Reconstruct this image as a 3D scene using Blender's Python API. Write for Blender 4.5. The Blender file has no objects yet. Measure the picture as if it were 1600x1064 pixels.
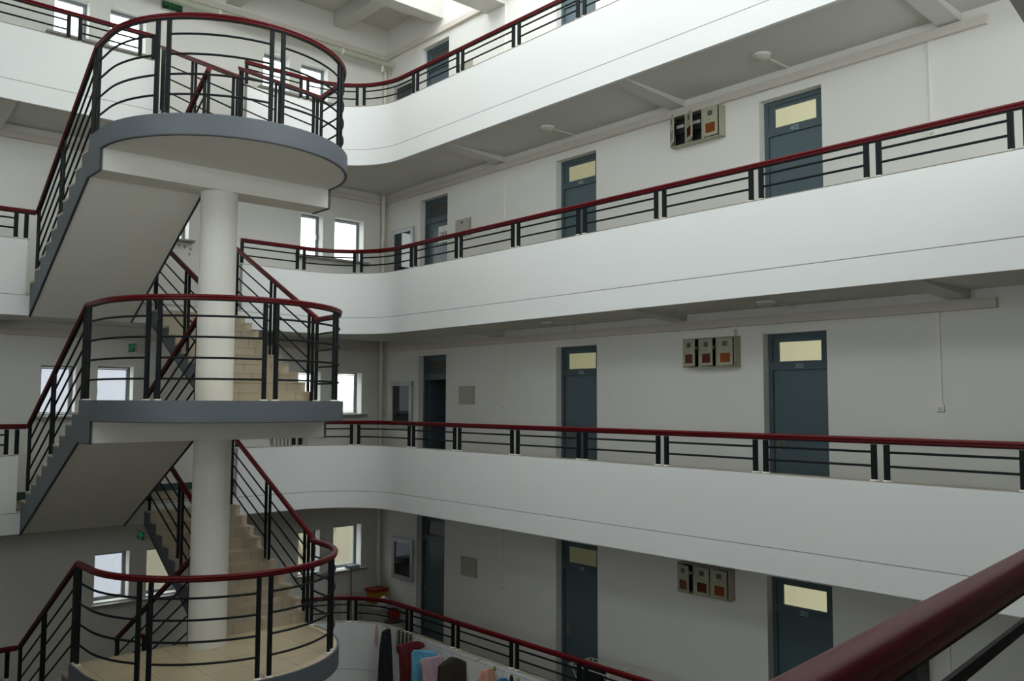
import bpy, bmesh, math, random
from mathutils import Vector, Matrix

random.seed(7)
scene = bpy.context.scene
COL = scene.collection

# ------------------------------------------------------------------ camera, sky, exposure
C = 8.25                                   # eye height above the ground floor
F_PX, YAW, PITCH, ROLL = 1352.65, 0.7261, 0.0710, -0.0038
cam_data = bpy.data.cameras.new('camera')
cam_data.sensor_width = 36.0
cam_data.lens = 36.0 * F_PX / 1600.0
cam_data.clip_start = 0.05
cam_data.clip_end = 300
cam = bpy.data.objects.new('camera', cam_data)
COL.objects.link(cam)
cam.matrix_world = (Matrix.Translation((0, 0, C)) @ Matrix.Rotation(-YAW, 4, 'Z')
                    @ Matrix.Rotation(math.pi / 2 + PITCH, 4, 'X') @ Matrix.Rotation(-ROLL, 4, 'Z'))
scene.camera = cam

world = bpy.data.worlds.new('overcast_sky')
scene.world = world
world.use_nodes = True
wn = world.node_tree.nodes
wl = world.node_tree.links
bg = wn['Background']
grad_tc = wn.new('ShaderNodeTexCoord')
grad_sep = wn.new('ShaderNodeSeparateXYZ')
grad = wn.new('ShaderNodeValToRGB')
grad.color_ramp.elements[0].position = 0.0
grad.color_ramp.elements[0].color = (1.0, 0.985, 0.96, 1)
grad.color_ramp.elements[1].position = 0.75
grad.color_ramp.elements[1].color = (1.0, 0.99, 0.975, 1)
wl.new(grad_tc.outputs['Generated'], grad_sep.inputs[0])
wl.new(grad_sep.outputs['Z'], grad.inputs[0])
wl.new(grad.outputs[0], bg.inputs['Color'])
bg.inputs['Strength'].default_value = 2.6

vs = scene.view_settings
vs.view_transform = 'Standard'
vs.look = 'None'
vs.gamma = 1.0
vs.use_curve_mapping = False
vs.exposure = 1.12
scene.display_settings.display_device = 'sRGB'
scene.cycles.max_bounces = 14
scene.cycles.diffuse_bounces = 8
scene.cycles.transparent_max_bounces = 16
scene.cycles.sample_clamp_indirect = 6.0

# ------------------------------------------------------------------ materials
def lin(h):
    h = h.lstrip('#')
    out = []
    for i in (0, 2, 4):
        c = int(h[i:i + 2], 16) / 255
        out.append(c / 12.92 if c <= 0.04045 else ((c + 0.055) / 1.055) ** 2.4)
    return (*out, 1)

def mat(name, hexcol, rough=0.6, metal=0.0, noise=0.0, scale=3.0, bump=0.0, coat=0.0, spec=0.5):
    m = bpy.data.materials.new(name)
    m.use_nodes = True
    nt = m.node_tree
    b = nt.nodes['Principled BSDF']
    b.inputs['Base Color'].default_value = lin(hexcol)
    b.inputs['Roughness'].default_value = rough
    b.inputs['Metallic'].default_value = metal
    b.inputs['Specular IOR Level'].default_value = spec
    if coat:
        b.inputs['Coat Weight'].default_value = coat
        b.inputs['Coat Roughness'].default_value = 0.15
    tc = nt.nodes.new('ShaderNodeTexCoord')
    if noise:
        n = nt.nodes.new('ShaderNodeTexNoise')
        n.inputs['Scale'].default_value = scale
        n.inputs['Detail'].default_value = 5
        nt.links.new(tc.outputs['Object'], n.inputs['Vector'])
        mx = nt.nodes.new('ShaderNodeMix')
        mx.data_type = 'RGBA'
        c = lin(hexcol)
        mx.inputs[6].default_value = tuple(v * (1 - noise) for v in c[:3]) + (1,)
        mx.inputs[7].default_value = tuple(min(1, v * (1 + noise * 0.6)) for v in c[:3]) + (1,)
        nt.links.new(n.outputs['Fac'], mx.inputs[0])
        nt.links.new(mx.outputs[2], b.inputs['Base Color'])
    if bump:
        n2 = nt.nodes.new('ShaderNodeTexNoise')
        n2.inputs['Scale'].default_value = scale * 14
        n2.inputs['Detail'].default_value = 4
        nt.links.new(tc.outputs['Object'], n2.inputs['Vector'])
        bp = nt.nodes.new('ShaderNodeBump')
        bp.inputs['Strength'].default_value = bump
        bp.inputs['Distance'].default_value = 0.02
        nt.links.new(n2.outputs['Fac'], bp.inputs['Height'])
        nt.links.new(bp.outputs['Normal'], b.inputs['Normal'])
    return m

def tile_mat(name, hexcol, grout, size=0.4, rough=0.35, rot=False):
    m = bpy.data.materials.new(name)
    m.use_nodes = True
    nt = m.node_tree
    b = nt.nodes['Principled BSDF']
    tc = nt.nodes.new('ShaderNodeTexCoord')
    mp = nt.nodes.new('ShaderNodeMapping')
    if rot:
        mp.inputs['Rotation'].default_value = (math.pi / 2, 0, 0)
    br = nt.nodes.new('ShaderNodeTexBrick')
    br.offset = 0.0
    br.inputs['Scale'].default_value = 1.0
    br.inputs['Brick Width'].default_value = size
    br.inputs['Row Height'].default_value = size
    br.inputs['Mortar Size'].default_value = 0.004
    c = lin(hexcol)
    br.inputs['Color1'].default_value = c
    br.inputs['Color2'].default_value = tuple(v * 0.94 for v in c[:3]) + (1,)
    br.inputs['Mortar'].default_value = lin(grout)
    nt.links.new(tc.outputs['Object'], mp.inputs['Vector'])
    nt.links.new(mp.outputs[0], br.inputs['Vector'])
    nt.links.new(br.outputs['Color'], b.inputs['Base Color'])
    b.inputs['Roughness'].default_value = rough
    return m

def glass_mat(name, tint=(0.9, 0.95, 0.96, 1), gloss=0.12):
    m = bpy.data.materials.new(name)
    m.use_nodes = True
    nt = m.node_tree
    nt.nodes.remove(nt.nodes['Principled BSDF'])
    out = nt.nodes['Material Output']
    t = nt.nodes.new('ShaderNodeBsdfTransparent')
    t.inputs['Color'].default_value = tint
    g = nt.nodes.new('ShaderNodeBsdfGlossy')
    g.inputs['Roughness'].default_value = 0.03
    mx = nt.nodes.new('ShaderNodeMixShader')
    mx.inputs[0].default_value = 0.05
    nt.links.new(t.outputs[0], mx.inputs[1])
    nt.links.new(g.outputs[0], mx.inputs[2])
    nt.links.new(mx.outputs[0], out.inputs['Surface'])
    return m

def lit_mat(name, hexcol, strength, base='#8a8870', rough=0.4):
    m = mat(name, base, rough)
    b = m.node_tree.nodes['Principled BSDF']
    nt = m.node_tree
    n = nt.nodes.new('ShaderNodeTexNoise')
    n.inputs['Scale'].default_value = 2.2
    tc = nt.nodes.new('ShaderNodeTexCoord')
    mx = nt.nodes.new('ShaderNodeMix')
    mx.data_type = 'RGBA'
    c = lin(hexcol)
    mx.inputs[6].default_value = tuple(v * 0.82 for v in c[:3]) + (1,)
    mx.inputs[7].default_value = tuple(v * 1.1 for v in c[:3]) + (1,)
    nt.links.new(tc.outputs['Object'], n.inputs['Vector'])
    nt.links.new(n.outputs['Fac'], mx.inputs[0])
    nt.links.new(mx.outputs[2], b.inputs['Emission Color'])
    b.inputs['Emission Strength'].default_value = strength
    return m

M = {}
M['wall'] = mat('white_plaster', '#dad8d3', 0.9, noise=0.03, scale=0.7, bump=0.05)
M['parapet'] = mat('white_balcony_paint', '#dededd', 0.85, noise=0.025, scale=0.9, bump=0.04)
M['ceiling'] = mat('ceiling_paint', '#c6c5c0', 0.92, noise=0.03, scale=0.8)
M['coping'] = mat('beige_coping', '#9a9283', 0.8, noise=0.1, scale=4)
M['groove'] = mat('dark_groove', '#868786', 0.9)
M['floor'] = tile_mat('corridor_tile', '#94876f', '#665d50', 0.4)
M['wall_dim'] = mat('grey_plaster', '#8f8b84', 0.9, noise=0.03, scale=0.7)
M['ground'] = tile_mat('ground_floor_tile', '#5b564e', '#3d3a35', 0.6)
M['tile'] = tile_mat('landing_tile', '#cbb998', '#7b6e5a', 0.5, 0.3)
M['step'] = tile_mat('stair_tile', '#aea18a', '#786c58', 0.45, 0.35)
M['grey'] = mat('grey_paint', '#555a60', 0.55, noise=0.06, scale=2.5)
M['trim'] = mat('dark_edge_paint', '#33353a', 0.6)
M['stair_white'] = mat('stair_soffit_paint', '#d6d3cc', 0.88, noise=0.04, scale=0.9)
M['red'] = mat('red_handrail', '#560c12', 0.36, noise=0.12, scale=5, spec=0.16)
M['black'] = mat('black_iron', '#0d1214', 0.6, spec=0.2)
M['foot'] = mat('pale_mortar', '#cfcabf', 0.8)
M['door'] = mat('blue_grey_door_paint', '#4c5c63', 0.34, noise=0.05, scale=2)
M['doorframe'] = mat('blue_grey_frame_paint', '#43535a', 0.42)
M['steel'] = mat('brushed_steel', '#b9b3a2', 0.3, metal=0.9)
M['brass'] = mat('dull_brass', '#8d8468', 0.4, metal=0.6)
M['number'] = mat('white_number_paint', '#9fadae', 0.6)
M['alu'] = mat('aluminium_frame', '#878d90', 0.4, metal=0.3)
M['alu_dark'] = mat('grey_window_frame', '#72787a', 0.45, metal=0.2)
M['sill'] = mat('grey_stone_sill', '#8d8b86', 0.5, noise=0.1, scale=8)
M['glass'] = glass_mat('window_glass')
M['skyglass'] = glass_mat('skylight_glass', (0.93, 0.96, 0.97, 1))
M['pane_cream'] = lit_mat('cream_transom_glow', '#bdbb98', 0.36)  # emission stands in for daylight from the room behind
M['pane_dim'] = lit_mat('dim_transom_glow', '#b0ae84', 0.05, '#45483c')  # same stand-in glow, almost off
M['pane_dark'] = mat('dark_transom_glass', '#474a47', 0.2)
M['trunk'] = mat('cable_trunking', '#c9c1b8', 0.7, noise=0.04, scale=4)
M['conduit'] = mat('white_plastic', '#dedbd3', 0.5)
M['pipe'] = mat('cream_pipe_paint', '#d8d4c6', 0.5)
M['lagging'] = mat('lagged_pipe', '#a9ab9a', 0.8, noise=0.12, scale=6)
M['box'] = mat('meter_box_paint', '#a3a08c', 0.5, noise=0.05, scale=6)
M['boxin'] = mat('meter_box_inside', '#15181a', 0.7)
M['amber'] = mat('amber_window', '#7d3a12', 0.2)
M['darkred'] = mat('dark_red_window', '#541a10', 0.25)
M['label'] = mat('grey_nameplate', '#4a4c50', 0.6)
M['panelbox'] = mat('beige_panel_box', '#a5a295', 0.55)
M['mirror'] = mat('dark_glazed_board', '#1d2424', 0.06)
M['mirror_frame'] = mat('board_frame', '#a7abab', 0.45, metal=0.2)
M['skirt'] = mat('dark_green_skirting', '#2f4648', 0.5)
M['radiator'] = mat('radiator_enamel', '#cfcdc6', 0.45)
M['paper'] = mat('white_paper', '#e3e3e0', 0.9)
M['ink'] = mat('ink', '#2a2c2c', 0.8)
M['sign_green'] = lit_mat('exit_green', '#2f9a58', 0.14, '#1c5a36')
M['sign_black'] = mat('exit_sign_black', '#0c1a14', 0.4)
M['sign_case'] = mat('exit_sign_case', '#a9b0a8', 0.4, metal=0.3)
M['lamp'] = mat('opal_lamp', '#b9b6ad', 0.35)
M['ext'] = mat('outside_stucco', '#8b8b93', 0.9, noise=0.08, scale=1.5, bump=0.1)
M['ext_beige'] = mat('outside_beige_wall', '#66604f', 0.9, noise=0.08, scale=1.5)
M['bark'] = mat('bark', '#5a4c42', 0.9)
M['c_black'] = mat('black_cloth', '#15161a', 0.95)
M['c_red'] = mat('dark_red_cloth', '#5c171b', 0.95, noise=0.1, scale=12)
M['c_blue'] = mat('light_blue_knit', '#5c9fbe', 0.95, noise=0.22, scale=28)
M['c_pink'] = mat('pale_pink_cloth', '#b49aa4', 0.95, noise=0.08, scale=10)
M['c_brown'] = mat('dark_brown_cloth', '#2c241c', 0.95)
M['c_peach'] = mat('peach_cloth', '#b98b76', 0.95, noise=0.1, scale=14)
M['c_rose'] = mat('dusty_rose_cloth', '#b98f90', 0.95)
M['c_navy'] = mat('blue_cloth', '#2f5f8f', 0.95)
M['c_green'] = mat('green_plastic', '#5f8f3a', 0.5)
M['c_olive'] = mat('olive_cloth', '#8c8a3a', 0.9)
M['hanger_blue'] = mat('blue_wire', '#5a7fae', 0.4)
M['wire'] = mat('steel_wire', '#8b8d8e', 0.4, metal=0.6)
M['yellow'] = mat('yellow_cardboard', '#a8841c', 0.6)
M['redlid'] = mat('red_plastic', '#8c1a17', 0.4)
M['bag'] = mat('white_plastic_bag', '#d9d9d6', 0.5)
M['basin'] = mat('grey_ceramic', '#a6a7a4', 0.3)
M['wood'] = mat('broom_wood', '#7a4a30', 0.7)
M['book'] = mat('blue_grey_book', '#3c4a63', 0.6)
M['cab'] = mat('dark_cabinet', '#1a2022', 0.5)
M['stain'] = mat('painted_marks', '#7b7c7a', 0.9)

def stripes(name, a, b, scale):
    m = mat(name, a, 0.95)
    nt = m.node_tree
    bs = nt.nodes['Principled BSDF']
    tc = nt.nodes.new('ShaderNodeTexCoord')
    w = nt.nodes.new('ShaderNodeTexWave')
    w.bands_direction = 'Y'
    w.inputs['Scale'].default_value = scale
    r = nt.nodes.new('ShaderNodeValToRGB')
    r.color_ramp.interpolation = 'CONSTANT'
    r.color_ramp.elements[0].color = lin(a)
    r.color_ramp.elements[1].color = lin(b)
    r.color_ramp.elements[1].position = 0.5
    nt.links.new(tc.outputs['Object'], w.inputs['Vector'])
    nt.links.new(w.outputs['Color'], r.inputs[0])
    nt.links.new(r.outputs[0], bs.inputs['Base Color'])
    return m
M['towel'] = stripes('striped_towel', '#20241f', '#9a9a80', 2.6)

# ------------------------------------------------------------------ mesh builder
class MB:
    def __init__(s):
        s.v, s.f = [], []
    def add(s, vs_, fs_):
        o = len(s.v)
        s.v += [tuple(p) for p in vs_]
        s.f += [tuple(i + o for i in f) for f in fs_]
        return s
    def box(s, x0, x1, y0, y1, z0, z1):
        x0, x1 = sorted((x0, x1)); y0, y1 = sorted((y0, y1)); z0, z1 = sorted((z0, z1))
        return s.add([(x0, y0, z0), (x1, y0, z0), (x1, y1, z0), (x0, y1, z0),
                      (x0, y0, z1), (x1, y0, z1), (x1, y1, z1), (x0, y1, z1)],
                     [(0, 3, 2, 1), (4, 5, 6, 7), (0, 1, 5, 4), (1, 2, 6, 5), (2, 3, 7, 6), (3, 0, 4, 7)])
    def obox(s, c, t, hw, hd, z0, z1):
        # upright box at c (x,y), half-width hw along horizontal direction t, half-depth hd across
        t = Vector((t[0], t[1])).normalized(); n = Vector((-t.y, t.x))
        c = Vector((c[0], c[1]))
        q = [c - t * hw - n * hd, c + t * hw - n * hd, c + t * hw + n * hd, c - t * hw + n * hd]
        return s.add([(p.x, p.y, z0) for p in q] + [(p.x, p.y, z1) for p in q],
                     [(0, 3, 2, 1), (4, 5, 6, 7), (0, 1, 5, 4), (1, 2, 6, 5), (2, 3, 7, 6), (3, 0, 4, 7)])
    def prism(s, poly, axis, a, b):
        # poly in the plane across axis: axis X -> (y,z); Y -> (x,z); Z -> (x,y)
        def P(u, v, w):
            return {'X': (w, u, v), 'Y': (u, w, v), 'Z': (u, v, w)}[axis]
        n = len(poly)
        return s.add([P(u, v, a) for u, v in poly] + [P(u, v, b) for u, v in poly],
                     [tuple(range(n))[::-1], tuple(range(n, 2 * n))] +
                     [(i, (i + 1) % n, n + (i + 1) % n, n + i) for i in range(n)])
    def sweep(s, path, prof, closed=False):
        # profile (side, up): side to the LEFT of travel, up = z
        P = [Vector(p) for p in path]
        n, k = len(P), len(prof)
        vs_ = []
        for i, p in enumerate(P):
            if closed:
                a, b = P[(i - 1) % n], P[(i + 1) % n]
            else:
                a, b = P[max(i - 1, 0)], P[min(i + 1, n - 1)]
            d0 = (p - a); d1 = (b - p)
            h0 = Vector((d0.x, d0.y)); h1 = Vector((d1.x, d1.y))
            if h0.length < 1e-7: h0 = h1.copy()
            if h1.length < 1e-7: h1 = h0.copy()
            h0.normalize(); h1.normalize()
            t = h0 + h1
            if t.length < 1e-5: t = h1.copy()
            t.normalize()
            m = Vector((-t.y, t.x))
            cs = max(0.4, abs(m.dot(Vector((-h1.y, h1.x)))))
            m = m / cs
            for u, w in prof:
                vs_.append((p.x + m.x * u, p.y + m.y * u, p.z + w))
        fs_ = []
        for i in range(n if closed else n - 1):
            j = (i + 1) % n
            for q in range(k):
                r = (q + 1) % k
                fs_.append((i * k + q, j * k + q, j * k + r, i * k + r))
        if not closed:
            fs_.append(tuple(range(k)))
            fs_.append(tuple(range((n - 1) * k, n * k))[::-1])
        return s.add(vs_, fs_)
    def tube(s, p0, p1, r, n=10):
        p0, p1 = Vector(p0), Vector(p1)
        d = (p1 - p0).normalized()
        a = d.orthogonal().normalized(); b = d.cross(a)
        R = [(a * math.cos(2 * math.pi * i / n) + b * math.sin(2 * math.pi * i / n)) * r for i in range(n)]
        return s.add([p0 + q for q in R] + [p1 + q for q in R],
                     [tuple(range(n))[::-1], tuple(range(n, 2 * n))] +
                     [(i, (i + 1) % n, n + (i + 1) % n, n + i) for i in range(n)])
    def wire(s, pts, r, n=6):
        for a, b in zip(pts[:-1], pts[1:]):
            if (Vector(b) - Vector(a)).length > 1e-6: s.tube(a, b, r, n)
        return s
    def lathe(s, c, prof, n=32):
        vs_, fs_ = [], []
        k = len(prof)
        for i in range(n):
            a = 2 * math.pi * i / n
            for r, z in prof:
                vs_.append((c[0] + r * math.cos(a), c[1] + r * math.sin(a), c[2] + z))
        for i in range(n):
            j = (i + 1) % n
            for q in range(k - 1):
                fs_.append((i * k + q, j * k + q, j * k + q + 1, i * k + q + 1))
        fs_.append(tuple(i * k for i in range(n))[::-1])
        fs_.append(tuple(i * k + k - 1 for i in range(n)))
        return s.add(vs_, fs_)
    def build(s, name, material, parent=None, smooth=False, bevel=0.0, recalc=True, weld=False):
        off = world_loc(parent)
        me = bpy.data.meshes.new(name)
        me.from_pydata([(v[0] - off[0], v[1] - off[1], v[2] - off[2]) for v in s.v], [], s.f)
        if recalc:
            bm = bmesh.new(); bm.from_mesh(me)
            if weld: bmesh.ops.remove_doubles(bm, verts=bm.verts, dist=0.0005)
            bmesh.ops.recalc_face_normals(bm, faces=bm.faces)
            bm.to_mesh(me); bm.free()
        me.materials.append(material)
        if smooth:
            me.polygons.foreach_set('use_smooth', [True] * len(me.polygons))
            me.set_sharp_from_angle(angle=math.radians(40))
        o = bpy.data.objects.new(name, me)
        COL.objects.link(o)
        if parent: o.parent = parent
        if bevel:
            b = o.modifiers.new('bevel', 'BEVEL'); b.width = bevel; b.segments = 2
            b.limit_method = 'ANGLE'
        return o

def world_loc(o):
    v = Vector((0, 0, 0))
    while o:
        v += o.location
        o = o.parent
    return v

def tag(o, label=None, cat=None, group=None, kind=None):
    if label: o['label'] = label
    if cat: o['category'] = cat
    if group: o['group'] = group
    if kind: o['kind'] = kind
    return o

def thing(name, loc, label, cat, group=None, kind=None):
    o = bpy.data.objects.new(name, None)
    o.empty_display_size = 0.1
    COL.objects.link(o)
    o.location = loc
    return tag(o, label, cat, group, kind)

def dup(root, delta, label=None, group=None):
    r = root.copy(); COL.objects.link(r)
    r.location = Vector(root.location) + Vector(delta)
    if label: r['label'] = label
    if group: r['group'] = group
    for ch in list(root.children):
        c = ch.copy(); COL.objects.link(c); c.parent = r
        for g in list(ch.children):
            d = g.copy(); COL.objects.link(d); d.parent = c
    return r

def text_part(name, body, material, parent, origin, xdir, ydir, size, depth=0.004, label=None, align='CENTER'):
    cu = bpy.data.curves.new(name, 'FONT')
    cu.body = body; cu.size = size; cu.extrude = depth / 2
    cu.align_x = align; cu.align_y = 'CENTER'
    tmp = bpy.data.objects.new(name + '_tmp', cu)
    COL.objects.link(tmp)
    dg = bpy.context.evaluated_depsgraph_get(); dg.update()
    me = bpy.data.meshes.new_from_object(tmp.evaluated_get(dg))
    bpy.data.objects.remove(tmp)
    X = Vector(xdir).normalized(); Y = Vector(ydir).normalized(); Z = X.cross(Y)
    off = world_loc(parent)
    for v in me.vertices:
        v.co = Vector(origin) - off + X * v.co.x + Y * v.co.y + Z * v.co.z
    me.materials.clear(); me.materials.append(material)
    o = bpy.data.objects.new(name, me); COL.objects.link(o); o.parent = parent
    if label: o['label'] = label
    return o

# ------------------------------------------------------------------ layout numbers
H = 3.3
FL = {1: 0.0, 2: 3.3, 3: 6.6, 4: 9.9, 5: 13.2}
WX, EY = 10.579, 16.243              # right wall and far end wall faces
LX, NY = -3.75, -0.75                # left wall and near wall faces
PX, PY = 9.13, 14.78                 # balcony faces (right, far)
CEIL = -0.33                         # underside of a corridor slab, from its own floor
LIP = -0.357
PTOP = 0.814
RTOP = 1.29
ROOF = C + 8.42
SX0, SX1 = 3.23, 6.57                # stairwell sides
SXC = 4.87
SXL = 6.51                           # right side of the landings
NAME_OF = {5: 'topmost', 4: 'second from top', 3: 'third from top', 2: 'lowest visible'}

def near_y(x):
    return 0.70 + 0.13 * (x - 1.0)

def near_rail_y(x):
    return 0.618 + 0.107 * (x - 1.0)

def fillet(corner, a, b, R, n=14):
    c = Vector(corner); ua = (Vector(a) - c).normalized(); ub = (Vector(b) - c).normalized()
    ang = ua.angle(ub)
    d = R / math.tan(ang / 2)
    p0 = c + ua * d; p1 = c + ub * d
    bis = (ua + ub).normalized()
    ctr = c + bis * (R / math.sin(ang / 2))
    a0 = math.atan2(p0.y - ctr.y, p0.x - ctr.x); a1 = math.atan2(p1.y - ctr.y, p1.x - ctr.x)
    da = (a1 - a0 + math.pi) % (2 * math.pi) - math.pi
    return [(ctr.x + R * math.cos(a0 + da * i / n), ctr.y + R * math.sin(a0 + da * i / n)) for i in range(n + 1)]

LFX = -2.3
def loop_pts(d):
    """balcony face moved d metres into the corridor; counter-clockwise from the far right end"""
    A = Vector((PX + d, PY + d)); B = Vector((PX + d, near_y(PX) - d))
    Cc = Vector((LFX - d, near_y(LFX) - d)); D = Vector((LFX - d, PY + d))
    R = 1.25 + d
    return (fillet(A, D, B, R), fillet(B, A, Cc, R), fillet(Cc, B, D, R), fillet(D, Cc, A, R))

# ------------------------------------------------------------------ room shell
def wall_grid(mb, axis, face, back, u0, u1, z0, z1, holes):
    """wall slab between planes face and back with rectangular holes (u0,u1,z0,z1)"""
    us = sorted(set([u0, u1] + [h[0] for h in holes] + [h[1] for h in holes]))
    zs = sorted(set([z0, z1] + [h[2] for h in holes] + [h[3] for h in holes]))
    def P(u, z, w):
        return (w, u, z) if axis == 'X' else (u, w, z)
    def inside(u, z):
        return any(h[0] < u < h[1] and h[2] < z < h[3] for h in holes)
    for i in range(len(us) - 1):
        for j in range(len(zs) - 1):
            if inside((us[i] + us[i + 1]) / 2, (zs[j] + zs[j + 1]) / 2): continue
            for w in (face, back):
                mb.add([P(us[i], zs[j], w), P(us[i + 1], zs[j], w), P(us[i + 1], zs[j + 1], w), P(us[i], zs[j + 1], w)],
                       [(0, 1, 2, 3)])
    for a, b, c, d in list(holes) + [(u0, u1, z0, z1)]:
        uu = [u for u in us if a <= u <= b]; zz = [z for z in zs if c <= z <= d]
        edges = [((p, w), (q, w)) for p, q in zip(uu[:-1], uu[1:]) for w in (c, d)]
        edges += [((w, p), (w, q)) for p, q in zip(zz[:-1], zz[1:]) for w in (a, b)]
        for p, q in edges:
            mb.add([P(*p, face), P(*q, face), P(*q, back), P(*p, back)], [(0, 1, 2, 3)])

TOPZ = ROOF + 0.55
DOORS = {'near': (5.714, 6.662), 'middle': (9.794, 10.756), 'far': (13.911, 14.862)}
DOOR_H = 2.606
BAYS = ((0.2, 4.0), (4.3, 8.1), (8.4, 12.2), (12.5, 15.9))
BIG_LEFT = [(lv, a, b) for lv in (3, 4, 5) for a, b in (BAYS[:3] if lv == 5 else BAYS[:2])]  # invented windows, put in to light the right-hand side
BIG_NEAR = [(lv, a, b) for lv in (3, 4, 5) for a, b in ((1.2, 5.4), (5.7, 10.2)) if lv > 3]  # invented windows behind the camera, put in for their light
BIG_RIGHT = [(5, -0.45, 2.75)]  # unseen window added to brighten the top level
BIG_TOP = {3: 2.5, 4: 2.3, 5: 4.6}
door_holes = [(a, b, FL[lv] + 0.35, FL[lv] + BIG_TOP[lv]) for lv, a, b in BIG_RIGHT]
for lv in (2, 3, 4, 5):
    for k, (a, b) in DOORS.items():
        door_holes.append((a, b, FL[lv], FL[lv] + DOOR_H))
mb = MB(); wall_grid(mb, 'X', WX, WX + 0.24, NY - 0.2, EY + 0.0, 0, TOPZ, door_holes)
tag(mb.build('wall_right', M['wall'], weld=True), 'long white right-hand wall with the blue-grey room doors', 'wall', kind='structure')

WINS = {5: [(3.73, 4.31, 1.42, 2.17), (4.66, 5.29, 1.42, 2.20), (7.62, 8.20, 1.42, 2.20), (8.46, 9.10, 1.42, 2.20)],
        4: [(4.70, 5.28, 1.385, 2.29), (5.62, 6.20, 1.385, 2.29), (8.535, 9.05, 1.385, 2.29), (9.33, 10.05, 1.385, 2.30)],
        3: [(3.765, 4.32, 1.385, 2.25), (4.67, 5.28, 1.385, 2.26), (8.55, 9.06, 1.385, 2.27), (9.35, 10.06, 1.385, 2.27)],
        2: [(4.74, 5.32, 1.44, 2.28), (5.62, 6.20, 1.44, 2.28), (8.63, 9.12, 1.44, 2.29), (9.43, 10.11, 1.42, 2.33)]}
win_holes = [(a, b, FL[lv] + c, FL[lv] + d) for lv in WINS for a, b, c, d in WINS[lv]]
mb = MB(); wall_grid(mb, 'Y', EY, EY + 0.32, LX - 0.2, WX + 0.24, 0, TOPZ, win_holes)
tag(mb.build('wall_end', M['wall'], weld=True), 'white end wall behind the staircase with paired small windows', 'wall', kind='structure')
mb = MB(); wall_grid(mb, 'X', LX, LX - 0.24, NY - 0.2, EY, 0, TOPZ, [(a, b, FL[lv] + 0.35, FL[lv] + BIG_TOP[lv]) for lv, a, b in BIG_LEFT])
tag(mb.build('wall_left', M['wall_dim'], weld=True), 'grey left-hand wall of the atrium with windows added for light', 'wall', kind='structure')
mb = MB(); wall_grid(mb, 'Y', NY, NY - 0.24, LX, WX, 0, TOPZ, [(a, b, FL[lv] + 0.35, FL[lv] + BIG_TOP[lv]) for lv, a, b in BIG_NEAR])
tag(mb.build('wall_near', M['wall_dim'], weld=True), 'grey wall at the near end of the atrium with windows added for light', 'wall', kind='structure')
tag(MB().box(LX - 0.2, WX + 0.24, NY - 0.2, EY + 0.3, -0.2, 0).build('floor', M['ground']), 'dark tiled ground floor of the atrium', 'floor', kind='structure')

def ring_mesh(name, inner, z0, z1, material):
    outer = [(LX, NY), (WX, NY), (WX, EY), (LX, EY)]
    bm = bmesh.new()
    ov = [bm.verts.new((x, y, z1)) for x, y in outer]
    iv = [bm.verts.new((x, y, z1)) for x, y in inner]
    es = [bm.edges.new((ov[i], ov[(i + 1) % 4])) for i in range(4)]
    es += [bm.edges.new((iv[i], iv[(i + 1) % len(iv)])) for i in range(len(iv))]
    r = bmesh.ops.triangle_fill(bm, edges=es, use_beauty=True, use_dissolve=False)
    faces = [g for g in r['geom'] if isinstance(g, bmesh.types.BMFace)]
    e = bmesh.ops.extrude_face_region(bm, geom=faces)
    for g in e['geom']:
        if isinstance(g, bmesh.types.BMVert): g.co.z = z0
    bmesh.ops.recalc_face_normals(bm, faces=bm.faces)
    me = bpy.data.meshes.new(name); bm.to_mesh(me); bm.free()
    me.materials.append(material)
    o = bpy.data.objects.new(name, me); COL.objects.link(o)
    return o

arcs = loop_pts(0.0)
inner_loop = [p for a in arcs for p in a]
arcs_in = loop_pts(0.005)
inner_loop_in = [p for a in arcs_in for p in a]
for lv in (2, 3, 4, 5):
    tag(ring_mesh('floor', inner_loop_in, FL[lv] + CEIL, FL[lv] - 0.02, M['ceiling']),
        'white corridor slab of the %s balcony' % NAME_OF[lv], 'floor slab', kind='structure')
    arcs_t = loop_pts(0.12)
    tag(ring_mesh('floor', [p for a in arcs_t for p in a], FL[lv] - 0.02, FL[lv], M['floor']),
        'beige tiled corridor floor of the %s balcony' % NAME_OF[lv], 'floor', kind='structure')

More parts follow.
